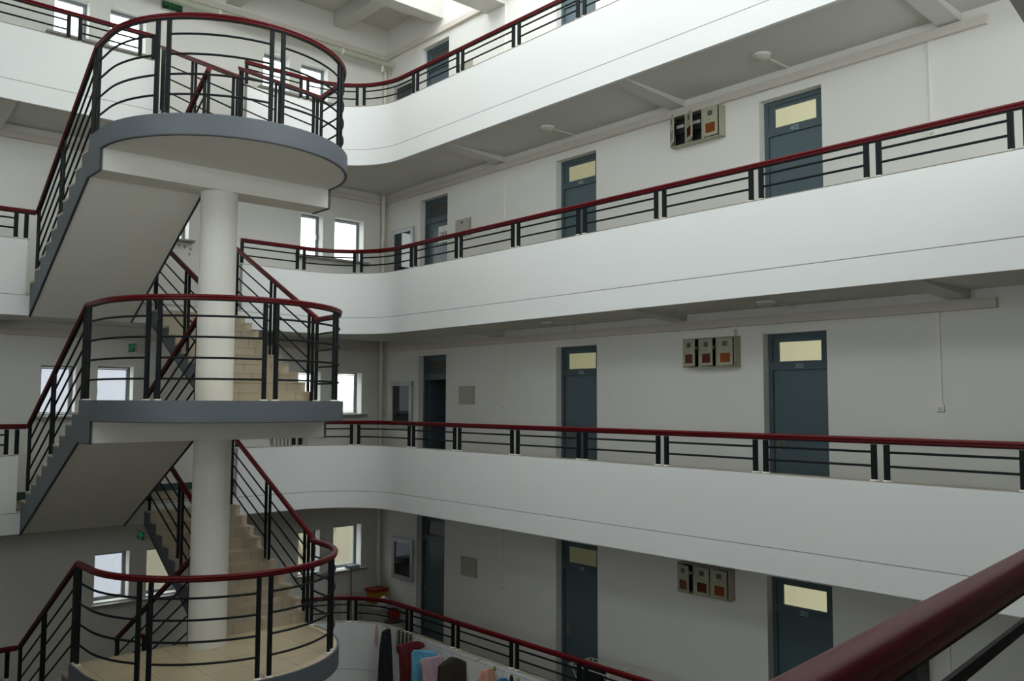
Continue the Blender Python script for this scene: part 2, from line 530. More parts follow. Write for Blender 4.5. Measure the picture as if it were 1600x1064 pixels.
# balcony parapets: swept along the face with a thin shadow groove near floor level
def parapet_path(lv, d):
    A, B, Cc, D = loop_pts(d)
    right_end = SX1 + 0.06
    left_end = SX0 - 0.06 if lv < 5 else 5.02
    pts = [(right_end, PY + d)] + A + B + Cc + D + [(left_end, PY + d)]
    return pts
def band_path(d):
    A, B, Cc, D = loop_pts(d)
    return A + B + Cc + D
for lv in (2, 3, 4, 5):
    f = FL[lv]
    g = -0.05
    # travel runs clockwise seen from above (right side first), so the corridor lies to the LEFT
    prof_hi = [(0.0, g + 0.010), (0.0, PTOP - 0.012), (0.012, PTOP), (0.12, PTOP), (0.12, 0.0), (0.02, 0.0), (0.02, g + 0.010)]
    pts = [(x, y, f) for x, y in parapet_path(lv, 0.0)]
    bw = MB().sweep(pts, prof_hi).build('balcony_wall', M['parapet'], smooth=True)
    MB().sweep(pts, [(0.0, PTOP), (0.0, PTOP + 0.006), (0.12, PTOP + 0.006), (0.12, PTOP)]).build('coping', M['coping'], bw)
    tag(bw,
        'white solid parapet of the %s balcony, curved at the corner' % NAME_OF[lv], 'parapet', kind='structure')
    prof_lo = [(0.0, LIP), (0.0, g), (0.02, g), (0.02, LIP + 0.03), (0.06, LIP + 0.03), (0.06, LIP)]
    pts = [(x, y, f) for x, y in band_path(0.0)]
    tr = MB().sweep(pts, prof_lo, closed=True).build('trim_%d' % lv, M['parapet'], smooth=True)
    MB().sweep(pts, [(0.004, g), (0.004, g + 0.010), (0.012, g + 0.010), (0.012, g)], closed=True).build('joint_line', M['groove'], tr)
    tag(tr,
        'white slab edge band below the groove of the %s balcony' % NAME_OF[lv], 'edge band', kind='structure')

# tapered cantilever beams below each corridor slab on the right, one per bay
for lv in (3, 4, 5, 2):
    zc = FL[lv] + CEIL
    for k, y in enumerate((12.25, 8.08, 4.05)):
        poly = [(PX + 0.08, zc - 0.02), (PX + 0.08, zc + 0.01), (WX, zc + 0.01), (WX, zc - 0.06)]
        poly = [(PX + 0.1, zc - 0.015), (PX + 0.1, zc + 0.005), (WX, zc + 0.005), (WX, zc - 0.10)]
        tag(MB().prism(poly, 'Y', y - 0.13, y + 0.13).build('ceiling_beam', M['ceiling']),
            'white tapered beam under the %s balcony, number %d from the far end' % (NAME_OF[lv], k + 1), 'beam', kind='structure')
    for k, x in enumerate((0.2, 2.85, 7.25)):
        poly = [(PY + 0.1, zc - 0.015), (PY + 0.1, zc + 0.005), (EY, zc + 0.005), (EY, zc - 0.18)]
        tag(MB().prism(poly, 'X', x - 0.13, x + 0.13).build('ceiling_beam', M['ceiling']),
            'white tapered beam of the %s balcony on the end wall, number %d from the left' % (NAME_OF[lv], k + 1), 'beam', kind='structure')

# roof: solid over the far corridor, glazed right, left closed to cut light
tag(MB().box(LX, WX, 14.25, EY, ROOF, ROOF + 0.25).build('ceiling', M['ceiling']), 'white flat ceiling over the far top corridor', 'ceiling', kind='structure')
roof_beams = [('X', 14.12, 14.45, ROOF - 0.42, 'along the edge of the skylight'), ('X', 12.1, 12.45, ROOF - 0.10, 'second across the skylight'),
              ('X', 7.95, 8.25, ROOF - 0.10, 'third across the skylight'), ('X', 3.9, 4.2, ROOF - 0.10, 'nearest across the skylight')]
for ax, a, b, z, lab in roof_beams:
    tag(MB().box(LX, WX, a, b, z, ROOF + 0.3).build('roof_beam', M['ceiling']), 'white concrete roof beam %s' % lab, 'beam', kind='structure')
tag(MB().box(LX, WX, 12.12, 12.68, C + 7.60, C + 7.85).build('tie_beam', M['ceiling']), 'white tie beam hanging below the skylight beside the right wall', 'beam', kind='structure')
for x, dz, lab in ((6.95, 0.55, 'left of the pipe bracket'), (9.35, 0.30, 'nearest the right wall'), (4.2, 0.55, 'above the exit sign'), (1.2, 0.55, 'at the far left')):
    tag(MB().prism([(14.45, ROOF - dz), (14.45, ROOF + 0.01), (EY, ROOF + 0.01), (EY, ROOF - dz)], 'X', x - 0.15, x + 0.15).build('ceiling_beam', M['ceiling']),
        'white beam under the far top ceiling %s' % lab, 'beam', kind='structure')
SKX = 5.2  # skylight stops here, roof closed beyond to darken the left
tag(MB().box(LX, SKX, NY, 14.25, ROOF, ROOF + 0.25).build('ceiling', M['ceiling']), 'added white ceiling that keeps light off the left part of the atrium', 'ceiling', kind='structure')
sk = MB()
sk.box(SKX, WX, NY, 14.2, ROOF + 0.36, ROOF + 0.37)
sky_o = tag(sk.build('skylight_glass', M['skyglass']), 'clear flat glass skylight over the atrium', 'skylight', kind='structure')
for i, x in enumerate([SKX + 0.05] + [SKX + 1.4 * k for k in range(1, 5)] + [WX - 0.05]):
    MB().box(x - 0.03, x + 0.03, NY, 14.2, ROOF + 0.30, ROOF + 0.36).build('glazing_bar', M['alu'], sky_o)

# skirting on the end and right walls
for lv in (2, 3, 4, 5):
    tag(MB().box(LX, WX, EY - 0.012, EY, FL[lv], FL[lv] + 0.13).build('baseboard_end', M['skirt']),
        'dark green skirting of the end wall on the %s balcony' % NAME_OF[lv], 'skirting', kind='structure')
    segs, y = [], NY + 0.02
    for a, b in sorted(DOORS.values()):
        segs.append((y, a)); y = b
    segs.append((y, EY - 0.012))
    m = MB()
    for a, b in segs: m.box(WX - 0.012, WX, a, b, FL[lv], FL[lv] + 0.13)
    tag(m.build('baseboard_right', M['skirt']), 'dark green skirting of the right wall on the %s balcony' % NAME_OF[lv], 'skirting', kind='structure')

# ------------------------------------------------------------------ doors
ROOMS = {('near', 4): '402', ('near', 3): '302', ('near', 2): '202', ('near', 5): '502',
         ('middle', 4): '403', ('middle', 3): '303', ('middle', 2): '203', ('middle', 5): '503'}
n_door = 0
for lv in (5, 4, 3, 2):
    for key in ('near', 'middle', 'far'):
        n_door += 1
        y0, y1 = DOORS[key]; f = FL[lv]
        dx = WX + 0.13
        room = ROOMS.get((key, lv))
        place = 'on the %s balcony' % NAME_OF[lv]
        desc = ('blue-grey room door numbered %s with a glazed transom' % room) if room and lv < 5 else 'blue-grey %s door with a transom %s' % (key, place)
        if key == 'far' and lv == 4: desc = 'blue-grey far door with a white paper notice, second balcony from top'
        if key == 'far' and lv == 3: desc = 'blue-grey far door standing open to a dark room, third balcony from top'
        d = thing('door_%d' % n_door, (dx, (y0 + y1) / 2, f), desc, 'door', kind='structure')
        fr = MB()
        fw = 0.065
        zt = f + DOOR_H
        zb1, zb0 = f + 2.215, f + 2.105            # transom bar
        fr.box(dx, dx + 0.09, y0, y0 + fw, f, zt).box(dx, dx + 0.09, y1 - fw, y1, f, zt)
        fr.box(dx, dx + 0.09, y0 + fw, y1 - fw, zt - fw, zt).box(dx, dx + 0.09, y0 + fw, y1 - fw, zb0, zb1)
        fr.build('door_frame', M['doorframe'], d)
        sa = 0.095
        s_ = MB()
        a, b, c, e = y0 + fw, y1 - fw, zb1, zt - fw
        s_.box(dx + 0.02, dx + 0.07, a, a + sa, c, e).box(dx + 0.02, dx + 0.07, b - sa, b, c, e)
        s_.box(dx + 0.02, dx + 0.07, a + sa, b - sa, e - 0.05, e).box(dx + 0.02, dx + 0.07, a + sa, b - sa, c, c + 0.01)
        so = s_.build('transom_sash', M['doorframe'], d)
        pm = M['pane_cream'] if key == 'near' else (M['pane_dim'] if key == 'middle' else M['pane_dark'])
        if key == 'middle' and lv in (3, 4): pm = M['pane_mid'] if 'pane_mid' in M else M.setdefault('pane_mid', lit_mat('cream_transom_faint_glow', '#b4b28a', 0.22))  # weaker copy of the stand-in room light
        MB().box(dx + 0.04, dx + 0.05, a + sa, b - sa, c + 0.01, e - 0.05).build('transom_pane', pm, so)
        lf = MB()
        if key == 'far' and lv == 3:
            lf.box(dx + 0.09, dx + 0.09 + 0.8, y1 - fw - 0.045, y1 - fw - 0.005, f + 0.01, zb0 - 0.005)
        else:
            lf.box(dx + 0.03, dx + 0.07, y0 + fw + 0.003, y1 - fw - 0.003, f + 0.01, zb0 - 0.003)
            iy0, iy1 = y0 + fw + 0.09, y1 - fw - 0.09
        leaf = lf.build('door_leaf', M['door'], d)
        if not (key == 'far' and lv == 3):
            hm = MB()
            hy = y1 - fw - 0.07
            hm.box(dx + 0.018, dx + 0.03, hy - 0.018, hy + 0.018, f + 1.0, f + 1.18)
            hm.tube((dx + 0.03, hy, f + 1.12), (dx - 0.025, hy, f + 1.12), 0.009)
            hm.tube((dx - 0.025, hy + 0.006, f + 1.12), (dx - 0.025, hy - 0.12, f + 1.12), 0.009)
            hm.build('door_handle', M['brass'], leaf)
        if room:
            text_part('room_number', room, M['number'], d, (dx - 0.003, (y0 + y1) / 2 + 0.0, f + 2.155), (0, -1, 0), (0, 0, 1), 0.088, label='white painted number %s' % room)
        if key == 'far' and lv == 4:
            MB().box(dx + 0.026, dx + 0.03, 14.10, 14.42, f + 1.66, f + 2.0).build('paper_notice', M['paper'], leaf)
            text_part('notice_lettering', '卫生间', M['ink'], leaf, (dx + 0.025, 14.26, f + 1.83), (0, -1, 0), (0, 0, 1), 0.095, label='black characters on the paper')
        # added shell behind the doors keeps daylight out
sh = MB()
xa, xb, ya, yb = WX + 0.24, WX + 3.0, NY - 0.2, EY + 0.3
ya = 3.1
sh.add([(xa, ya, -0.2), (xb, ya, -0.2), (xb, yb, -0.2), (xa, yb, -0.2), (xa, ya, TOPZ), (xb, ya, TOPZ), (xb, yb, TOPZ), (xa, yb, TOPZ)],
       [(0, 1, 2, 3), (4, 5, 6, 7), (0, 1, 5, 4), (1, 2, 6, 5), (2, 3, 7, 6)])
tag(sh.build('light_block_wall', M['wall_dim']), 'added grey shell that blocks daylight behind the right-hand doors', 'wall', kind='structure')
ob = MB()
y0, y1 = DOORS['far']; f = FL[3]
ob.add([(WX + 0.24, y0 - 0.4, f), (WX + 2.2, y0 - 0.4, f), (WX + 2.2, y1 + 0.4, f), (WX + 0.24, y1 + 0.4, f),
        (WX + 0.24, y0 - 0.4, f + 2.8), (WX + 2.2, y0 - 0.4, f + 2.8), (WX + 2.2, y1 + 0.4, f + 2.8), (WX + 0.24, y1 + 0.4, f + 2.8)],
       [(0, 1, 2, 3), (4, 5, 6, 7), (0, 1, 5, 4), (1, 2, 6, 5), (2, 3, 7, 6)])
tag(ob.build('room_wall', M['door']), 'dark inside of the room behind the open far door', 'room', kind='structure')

# ------------------------------------------------------------------ windows
n_win = 0
for lv in (5, 4, 3, 2):
    for i, (a, b, z0, z1) in enumerate(WINS[lv]):
        n_win += 1
        z0 += FL[lv]; z1 += FL[lv]
        yf = EY + 0.20
        side = 'left' if i < 2 else 'right'
        w = thing('window_%d' % n_win, ((a + b) / 2, yf, z0),
                  'small grey-framed %s window of the %s pair on the %s balcony' % (('left', 'right')[i % 2], side, NAME_OF[lv]), 'window', kind='structure')
        m = MB(); t = 0.032
        m.box(a, b, yf, yf + 0.06, z0, z0 + t).box(a, b, yf, yf + 0.06, z1 - t, z1)
        m.box(a, a + t, yf, yf + 0.06, z0 + t, z1 - t).box(b - t, b, yf, yf + 0.06, z0 + t, z1 - t)
        m.build('window_frame', M['alu_dark'], w)
        m = MB(); q = t + 0.006; s = 0.022
        m.box(a + q, b - q, yf + 0.012, yf + 0.045, z0 + q, z0 + q + s).box(a + q, b - q, yf + 0.012, yf + 0.045, z1 - q - s, z1 - q)
        m.box(a + q, a + q + s, yf + 0.012, yf + 0.045, z0 + q + s, z1 - q - s).box(b - q - s, b - q, yf + 0.012, yf + 0.045, z0 + q + s, z1 - q - s)
        so = m.build('casement', M['alu'], w)
        MB().box(a + q + s, b - q - s, yf + 0.026, yf + 0.031, z0 + q + s, z1 - q - s).build('pane', M['glass'], so)
        hz = (z0 + z1) / 2; hx = b - q - s / 2 if i % 2 == 0 else a + q + s / 2
        MB().box(hx - 0.012, hx + 0.012, yf - 0.02, yf + 0.012, hz - 0.05, hz + 0.05).build('window_handle', M['alu'], so)
for lv in (5, 4, 3, 2):
    for (a, b) in ((WINS[lv][0][0], WINS[lv][1][1]), (WINS[lv][2][0], WINS[lv][3][1])):
        z = FL[lv] + min(WINS[lv][0][2], WINS[lv][3][2])
        side = 'left' if a < 7 else 'right'
        tag(MB().box(a - 0.12, b + 0.08, EY - 0.14, EY, z - 0.045, z - 0.002).build('windowsill', M['sill'], bevel=0.006),
            'grey stone sill under the %s window pair of the %s balcony' % (side, NAME_OF[lv]), 'windowsill', kind='structure')

# unseen windows added around the atrium for extra light
def added_window(axis, face, a, b, z0, z1, label, d0=-0.15, d1=-0.09):
    global n_win
    n_win += 1
    def bx(m, u0, u1, w0, w1, c0, c1):
        return m.box(w0, w1, u0, u1, c0, c1) if axis == 'X' else m.box(u0, u1, w0, w1, c0, c1)
    loc = (face, (a + b) / 2, z0) if axis == 'X' else ((a + b) / 2, face, z0)
    w = thing('window_%d' % n_win, loc, label, 'window', kind='structure')
    m = MB(); t = 0.06
    bx(m, a, b, face + d0, face + d1, z0, z0 + t); bx(m, a, b, face + d0, face + d1, z1 - t, z1)
    bx(m, a, a + t, face + d0, face + d1, z0 + t, z1 - t); bx(m, b - t, b, face + d0, face + d1, z0 + t, z1 - t)
    for q in (1, 2): bx(m, a + (b - a) * q / 3 - 0.025, a + (b - a) * q / 3 + 0.025, face + d0, face + d1, z0 + t, z1 - t)
    m.build('window_frame', M['alu'], w)
    for q in range(3):
        u0 = a + (b - a) * q / 3 + (t if q == 0 else 0.025); u1 = a + (b - a) * (q + 1) / 3 - (t if q == 2 else 0.025)
        bx(MB(), u0, u1, face + (d0 + d1) / 2 - 0.003, face + (d0 + d1) / 2 + 0.003, z0 + t, z1 - t).build('pane', M['glass'], w)
for i, (lv, a, b) in enumerate(BIG_LEFT):
    added_window('X', LX, a, b, FL[lv] + 0.35, FL[lv] + BIG_TOP[lv], 'three-pane window added for light in the left wall of the %s balcony, bay %d from the camera end' % (NAME_OF[lv], BAYS.index((a, b)) + 1))
for i, (lv, a, b) in enumerate(BIG_NEAR):
    added_window('Y', NY, a, b, FL[lv] + 0.35, FL[lv] + BIG_TOP[lv], 'three-pane window added for light in the near wall of the %s balcony, bay %d from the left' % (NAME_OF[lv], 1 if a < 5 else 2))

for i, (lv, a, b) in enumerate(BIG_RIGHT):
    added_window('X', WX, a, b, FL[lv] + 0.35, FL[lv] + BIG_TOP[lv], 'three-pane window added for light in the right wall of the %s balcony, nearest the camera' % NAME_OF[lv], 0.09, 0.15)

# ------------------------------------------------------------------ railings
def hand_prof():
    return [(u * 0.9, w * 0.9) for u, w in [(-0.030, -0.070), (0.030, -0.070), (0.034, -0.052), (0.030, -0.044), (0.040, -0.034), (0.041, -0.020),
            (0.034, -0.008), (0.018, -0.001), (0.0, 0.0), (-0.018, -0.001), (-0.034, -0.008), (-0.041, -0.020),
            (-0.040, -0.034), (-0.030, -0.044), (-0.034, -0.052)]]
BAR = [(-0.020, -0.076), (0.020, -0.076), (0.020, -0.063), (-0.020, -0.063)]
def rod_prof(r):
    return [(r * math.cos(2 * math.pi * i / 8 + math.pi / 8), r * math.sin(2 * math.pi * i / 8 + math.pi / 8)) for i in range(8)]

def cum(path):
    L = [0.0]
    for a, b in zip(path[:-1], path[1:]):
        L.append(L[-1] + (Vector(b) - Vector(a)).length)
    return L
def sub_path(path, s0, s1):
    L = cum(path)
    def at(s):
        for i in range(len(L) - 1):
            if s <= L[i + 1] or i == len(L) - 2:
                t = (s - L[i]) / max(1e-9, L[i + 1] - L[i])
                a, b = Vector(path[i]), Vector(path[i + 1])
                return a.lerp(b, min(1, max(0, t))), (b - a).normalized()
    out = [tuple(at(s0)[0])] + [path[i] for i in range(len(L)) if s0 + 1e-4 < L[i] < s1 - 1e-4] + [tuple(at(s1)[0])]
    return out, at
def project_s(path, q):
    """arc length of the path point nearest to q"""
    L = cum(path); best = (1e9, 0)
    for i in range(len(path) - 1):
        a, b = Vector(path[i][:2]), Vector(path[i + 1][:2]); d = b - a
        t = max(0, min(1, (Vector(q) - a).dot(d) / max(1e-9, d.length_squared)))
        p = a + d * t
        dd = (p - Vector(q)).length
        if dd < best[0]: best = (dd, L[i] + t * (L[i + 1] - L[i]))
    return best[1]

def railing(root, path, z_base, z_top, groups, rods, post=0.026, feet=True, drop=None, rod_r=0.0138, gap=0.075):
    """path: handrail line (x,y) list, level. groups: list of lists of arc positions (posts that stand together);
    rods run between neighbouring groups at the heights in rods."""
    p3 = [(x, y, z_top) for x, y in path]
    MB().sweep(p3, hand_prof()).build('handrail', M['red'], root, smooth=True)
    MB().sweep(p3, BAR).build('support_bar', M['black'], root)
    flat = [(x, y, 0) for x, y in path]
    _, at = sub_path(flat, 0, 0.001)
    for g in groups:
        for s in g:
            p, t = at(s)
            po = MB().obox((p.x, p.y), (t.x, t.y), post, 0.017, z_base, z_top - 0.08).build('post', M['black'], root)
            if feet:
                MB().lathe((p.x, p.y, z_base), [(0.05, 0.0), (0.048, 0.012), (0.034, 0.02)], 12).build('post_foot', M['foot'], po)
    for g0, g1 in zip(groups[:-1], groups[1:]):
        s0, s1 = max(g0), min(g1)
        if s1 - s0 < 0.2: continue
        for h in rods:
            pts, _ = sub_path(flat, s0, s1)
            MB().sweep([(q[0], q[1], z_base + h) for q in pts], rod_prof(rod_r)).build('rod', M['black'], root, smooth=True)

D_R = 0.045
for lv in (5, 4, 3, 2):
    f = FL[lv]
    A, B, Cc, D = loop_pts(D_R)
    start_x = SX1 + 0.03
    path = [(start_x, PY + D_R)] + A + [(PX + D_R, 2.62)]
    L = cum([(x, y, 0) for x, y in path])
    groups = [[0.03]]
    for q in ((7.8, PY + D_R), (8.80, 14.42)):
        s = project_s(path, q); groups.append([s - 0.07, s + 0.07])
    for yy in (13.09, 11.735, 10.255, 8.79, 7.32, 5.835, 4.37, 2.91):
        s = project_s(path, (PX + D_R, yy)); groups.append([s - 0.07, s + 0.07])
    r = thing('balcony_railing', (start_x, PY + D_R, f + PTOP), 'red handrail with black posts along the right side of the %s balcony' % NAME_OF[lv], 'railing', 'balcony railings of the right side')
    railing(r, path, f + PTOP, f + RTOP, groups, (0.165, 0.315), post=0.028)
    # left of the staircase
    end_x = SX0 + 0.04 if lv < 5 else 5.0
    path = [(LFX + 1.5, PY + D_R), (end_x, PY + D_R)]
    base = LFX + 1.5
    if lv == 5: xs = [(0.74, 0.88), (2.2, 2.34), (3.63, 3.80), (4.74, 4.96)]
    else: xs = [(0.1, 0.24), (1.55, 1.69), (3.01, 3.15)]
    r = thing('balcony_railing', (end_x, PY + D_R, f + PTOP), 'red handrail with black posts left of the staircase on the %s balcony' % NAME_OF[lv], 'railing', 'balcony railings left of the stairs')
    railing(r, path, f + PTOP, f + RTOP, [[a - base, b - base] for a, b in xs], (0.165, 0.315), post=0.028)
    if lv == 5:
        MB().box(end_x - 0.02, end_x + 0.02, PY + D_R - 0.035, PY + D_R + 0.035, f + RTOP - 0.22, f + RTOP - 0.06).build('handrail_drop', M['red'], r)

# the handrail right in front of the camera
f = FL[3]
path = [(-0.9, near_rail_y(-0.9)), (3.6, near_rail_y(3.6)), (9.0, near_y(9.0) - D_R)]
r = thing('balcony_railing', (1.0, near_rail_y(1.0), f + PTOP), 'large glossy red handrail in the foreground at lower right', 'railing')
railing(r, path, f + PTOP, f + RTOP, [[0.2, 0.34], [1.3, 1.44], [5.0, 5.14], [6.5, 6.64], [8.0, 8.14], [9.5, 9.64]], (0.165, 0.315), post=0.028)

# ------------------------------------------------------------------ staircase
LANDS = {1: C - 6.6, 2: C - 3.3, 3: C + 0.0, 4: C + 3.44}     # half-landing above floor n
LNAME = {1: 'hidden bottom', 2: 'lowest', 3: 'middle', 4: 'topmost'}
YB, YT = 11.98, 14.78
ARC_Y, ARC_R = 11.45, 1.64
NR = 11

def d_shape(r, x0, x1, yb, n=36):
    pts = [(x1, yb)]
    # from right side round the front to the left side
    pts.append((x1, ARC_Y))
    for i in range(1, n):
        a = -math.pi * i / n
        pts.append((SXC + r * math.cos(a), ARC_Y + r * math.sin(a)))
    pts.append((x0, ARC_Y)); pts.append((x0, yb))
    return pts

for n in (4, 3, 2, 1):
    zl = LANDS[n]
    t = thing('stair_landing', (SXC, ARC_Y, zl), 'rounded grey-edged %s stair landing around the white column' % LNAME[n], 'stair landing', 'stair landings')
    shape = d_shape(ARC_R - 0.02, SX0 + 0.02, SXL - 0.02, YB)
    MB().prism(shape, 'Z', zl - 0.25, zl - 0.012).build('slab', M['stair_white'], t)
    MB().prism(d_shape(ARC_R - 0.03, SX0 + 0.03, SXL - 0.03, YB), 'Z', zl - 0.012, zl).build('tile_floor', M['tile'], t)
    rim = d_shape(ARC_R, SX0, SXL, YB)
    MB().sweep([(x, y, zl) for x, y in rim], [(0.0, -0.25), (0.0, 0.0), (0.03, 0.004), (0.03, -0.25)][::-1] if False else
               [(-0.03, -0.25), (-0.03, 0.004), (0.0, 0.004), (0.0, -0.25)]).build('fascia', M['grey'], t, smooth=True)
    rim_t = d_shape(ARC_R - 0.002, SX0 + 0.002, SXL - 0.002, YB)
    MB().sweep([(x, y, zl) for x, y in rim_t], [(-0.035, -0.262), (-0.035, -0.25), (0.0, -0.25), (0.0, -0.262)]).build('edge_trim', M['trim'], t)
    bz = zl - 0.53
    MB().box(SX0 + 0.02, SXL - 0.02, 11.49, YB, bz, zl - 0.25).build('beam', M['stair_white'], t)
    for x in (SX0, SXL - 0.02):
        MB().box(x, x + 0.02, 11.49, YB, bz, zl - 0.25).build('beam_end', M['grey'], t)
    for x in (SX0 - 0.001, SXL - 0.029):
        MB().box(x, x + 0.03, 11.478, YB, bz - 0.012, bz).box(x, x + 0.03, 11.478, 11.49, bz, zl - 0.262).build('beam_trim', M['trim'], t)

col_top = LANDS[4] - 0.53
tag(MB().lathe((4.9, 11.74, 0), [(0.25, 0.0), (0.25, col_top)], 48).build('column', M['stair_white'], smooth=True),
    'round white column carrying the staircase landings', 'column', kind='structure')

def flight(x0, x1, side, n):
    zl = LANDS[n]
    up = side == 'right'
    zf = FL[n + 1] if up else FL[n]
    dz = abs(zf - zl) / NR
    run = (YT - YB) / (NR - 1)
    sgn = 1 if up else -1
    lab = ('tiled stair flight climbing from the %s landing to the back, right of the column' if up else
           'grey-edged stair flight dropping from the %s landing to the left') % LNAME[n]
    t = thing('stair_flight', ((x0 + x1) / 2, YB, zl), lab, 'stairs', 'stair flights')
    tops = []
    for i in range(NR - 1):
        ya, yb = YB + i * run, YB + (i + 1) * run
        z = zl + sgn * (i + 1) * dz
        tops.append((ya, yb, z))
    tt = 0.028
    poly = []
    for ya, yb, z in tops:
        poly += [(ya, z - tt), (yb, z - tt)]
    if up:
        soff = [(YT, zf - 0.36), (YB, zl - 0.30)]
    else:
        soff = [(YT, zf - 0.36), (YB, zl - 0.53)]
    full = poly + soff
    MB().prism(full, 'X', x0 + 0.02, x1 - 0.02).build('slab', M['stair_white'], t)
    for x in (x0, x1 - 0.02):
        MB().prism(full, 'X', x, x + 0.02).build('stringer', M['grey'], t)
    for i, (ya, yb, z) in enumerate(tops):
        m = MB()
        if up:
            m.box(x0 - 0.004, x1 + 0.004, ya - 0.02, yb, z - tt, z)
            m.box(x0 + 0.001, x1 - 0.001, ya - 0.012, ya, z - dz, z - tt)
        else:
            m.box(x0 - 0.004, x1 + 0.004, ya, yb + 0.02, z - tt, z)
            m.box(x0 + 0.001, x1 - 0.001, yb, yb + 0.012, z - dz + 0.0, z - tt)
        m.build('step', M['step'], t)
    (ya, za), (yb, zb) = soff
    for x in (x0 - 0.004, x1 - 0.026):
        MB().prism([(yb, zb - 0.014), (yb, zb + 0.012), (ya, za + 0.012), (ya, za - 0.014)], 'X', x, x + 0.03).build('edge_trim', M['trim'], t)
    return t

for n in (4, 3, 2, 1):
    flight(SX0, 4.75, 'left', n)
    flight(5.05, SX1, 'right', n)

def slope_rail(x, y0, z0, y1, z1, base0, base1, groups, rods, label, group, z_ends=None):
    """sloping rail: handrail top from (y0,z0) to (y1,z1); base line (posts' feet) from base0 to base1"""
    t = thing('stair_railing', (x, y0, base0), label, 'railing', group)
    p = [(x, y0, z0), (x, y1, z1)]
    MB().sweep(p, hand_prof()).build('handrail', M['red'], t, smooth=True)
    MB().sweep(p, BAR).build('support_bar', M['black'], t)
    def zt(y): return z0 + (z1 - z0) * (y - y0) / (y1 - y0)
    def zb(y): return base0 + (base1 - base0) * (y - y0) / (y1 - y0)
    for g in groups:
        for y, zbase in g:
            MB().box(x - 0.014, x + 0.014, y - 0.026, y + 0.026, zbase, zt(y) - 0.075).build('post', M['black'], t)
    for g0, g1 in zip(groups[:-1], groups[1:]):
        ya, yb = g0[-1][0], g1[0][0]
        for h in rods:
            MB().sweep([(x, ya, zt(ya) - h), (x, yb, zt(yb) - h)], rod_prof(0.0138)).build('rod', M['black'], t, smooth=True)
    return t

RODS_FLIGHT = (0.30, 0.53, 0.76, 0.99)
def tread_z(n, side, y):
    zl = LANDS[n]; up = side == 'right'
    zf = FL[n + 1] if up else FL[n]
    dz = abs(zf - zl) / NR; run = (YT - YB) / (NR - 1)
    if y < YB: return zl
    if y > YT: return zf
    i = min(NR - 2, int((y - YB) / run))
    return zl + (1 if up else -1) * (i + 1) * dz

HL = 1.27
def groups_for(n, side, ys):
    return [[(y, tread_z(n, side, y)) for y in g] for g in ys]
for n in (4, 3, 2, 1):
    zl = LANDS[n]; zu = FL[n + 1]; zd = FL[n]
    nm = LNAME[n]
    # landing rail
    rr = ARC_R - 0.07
    path = [(SX0 + 0.07, 12.0), (SX0 + 0.07, ARC_Y)]
    path += [(SXC - rr * math.cos(math.pi * i / 40), ARC_Y - rr * math.sin(math.pi * i / 40)) for i in range(1, 40)]
    path += [(SXL - 0.07, ARC_Y), (SX1 - 0.09, 11.80)]
    t = thing('landing_railing', (SXC, ARC_Y - rr, zl), 'curved red-topped railing round the front of the %s landing' % nm, 'railing', 'curved landing railings')
    Ltot = cum([(x, y, 0) for x, y in path])[-1]
    gs = [[0.04, 0.12]]
    for q in ((3.62, 10.49), (4.82, 9.88), (6.02, 10.33)):
        s = project_s(path, q); gs.append([s - 0.075, s + 0.075])
    gs.append([Ltot - 0.06])
    railing(t, path, zl, zl + HL, gs, (0.26, 0.51, 0.76, 1.01), post=0.025)
    # outer rails
    slope_rail(SX1 - 0.07, 11.74, zl + HL, 14.83, zu + 1.14, zl, zu,
               groups_for(n, 'right', ((11.92, 12.04), (13.22, 13.36), (14.70, 14.80))), RODS_FLIGHT,
               'red sloping handrail on the right edge of the flight above the %s landing' % nm, 'outer stair railings')
    slope_rail(SX0 + 0.07, 12.0, zl + HL, 14.80, zd + RTOP, zl, zd,
               groups_for(n, 'left', ((12.04, 12.10), (13.42, 13.54), (14.70, 14.76))), RODS_FLIGHT,
               'dark sloping handrail on the left edge of the flight below the %s landing' % nm, 'outer stair railings')
    # inner rails, joined by a short return at the landing and at the corridor
    slope_rail(5.11, 11.72, zl + HL - 0.02, 14.83, zu + 1.14, zl, zu,
               groups_for(n, 'right', ((11.72, 11.86), (13.30, 13.44), (14.72, 14.80))), RODS_FLIGHT,
               'red sloping handrail beside the column on the flight above the %s landing' % nm, 'inner stair railings')
    slope_rail(4.69, 11.72, zl + HL - 0.02, 14.83, zd + 1.16, zl, zd,
               groups_for(n, 'left', ((11.72, 11.86), (13.30, 13.44), (14.72, 14.80))), RODS_FLIGHT,
               'dark sloping handrail beside the column on the flight below the %s landing' % nm, 'inner stair railings')
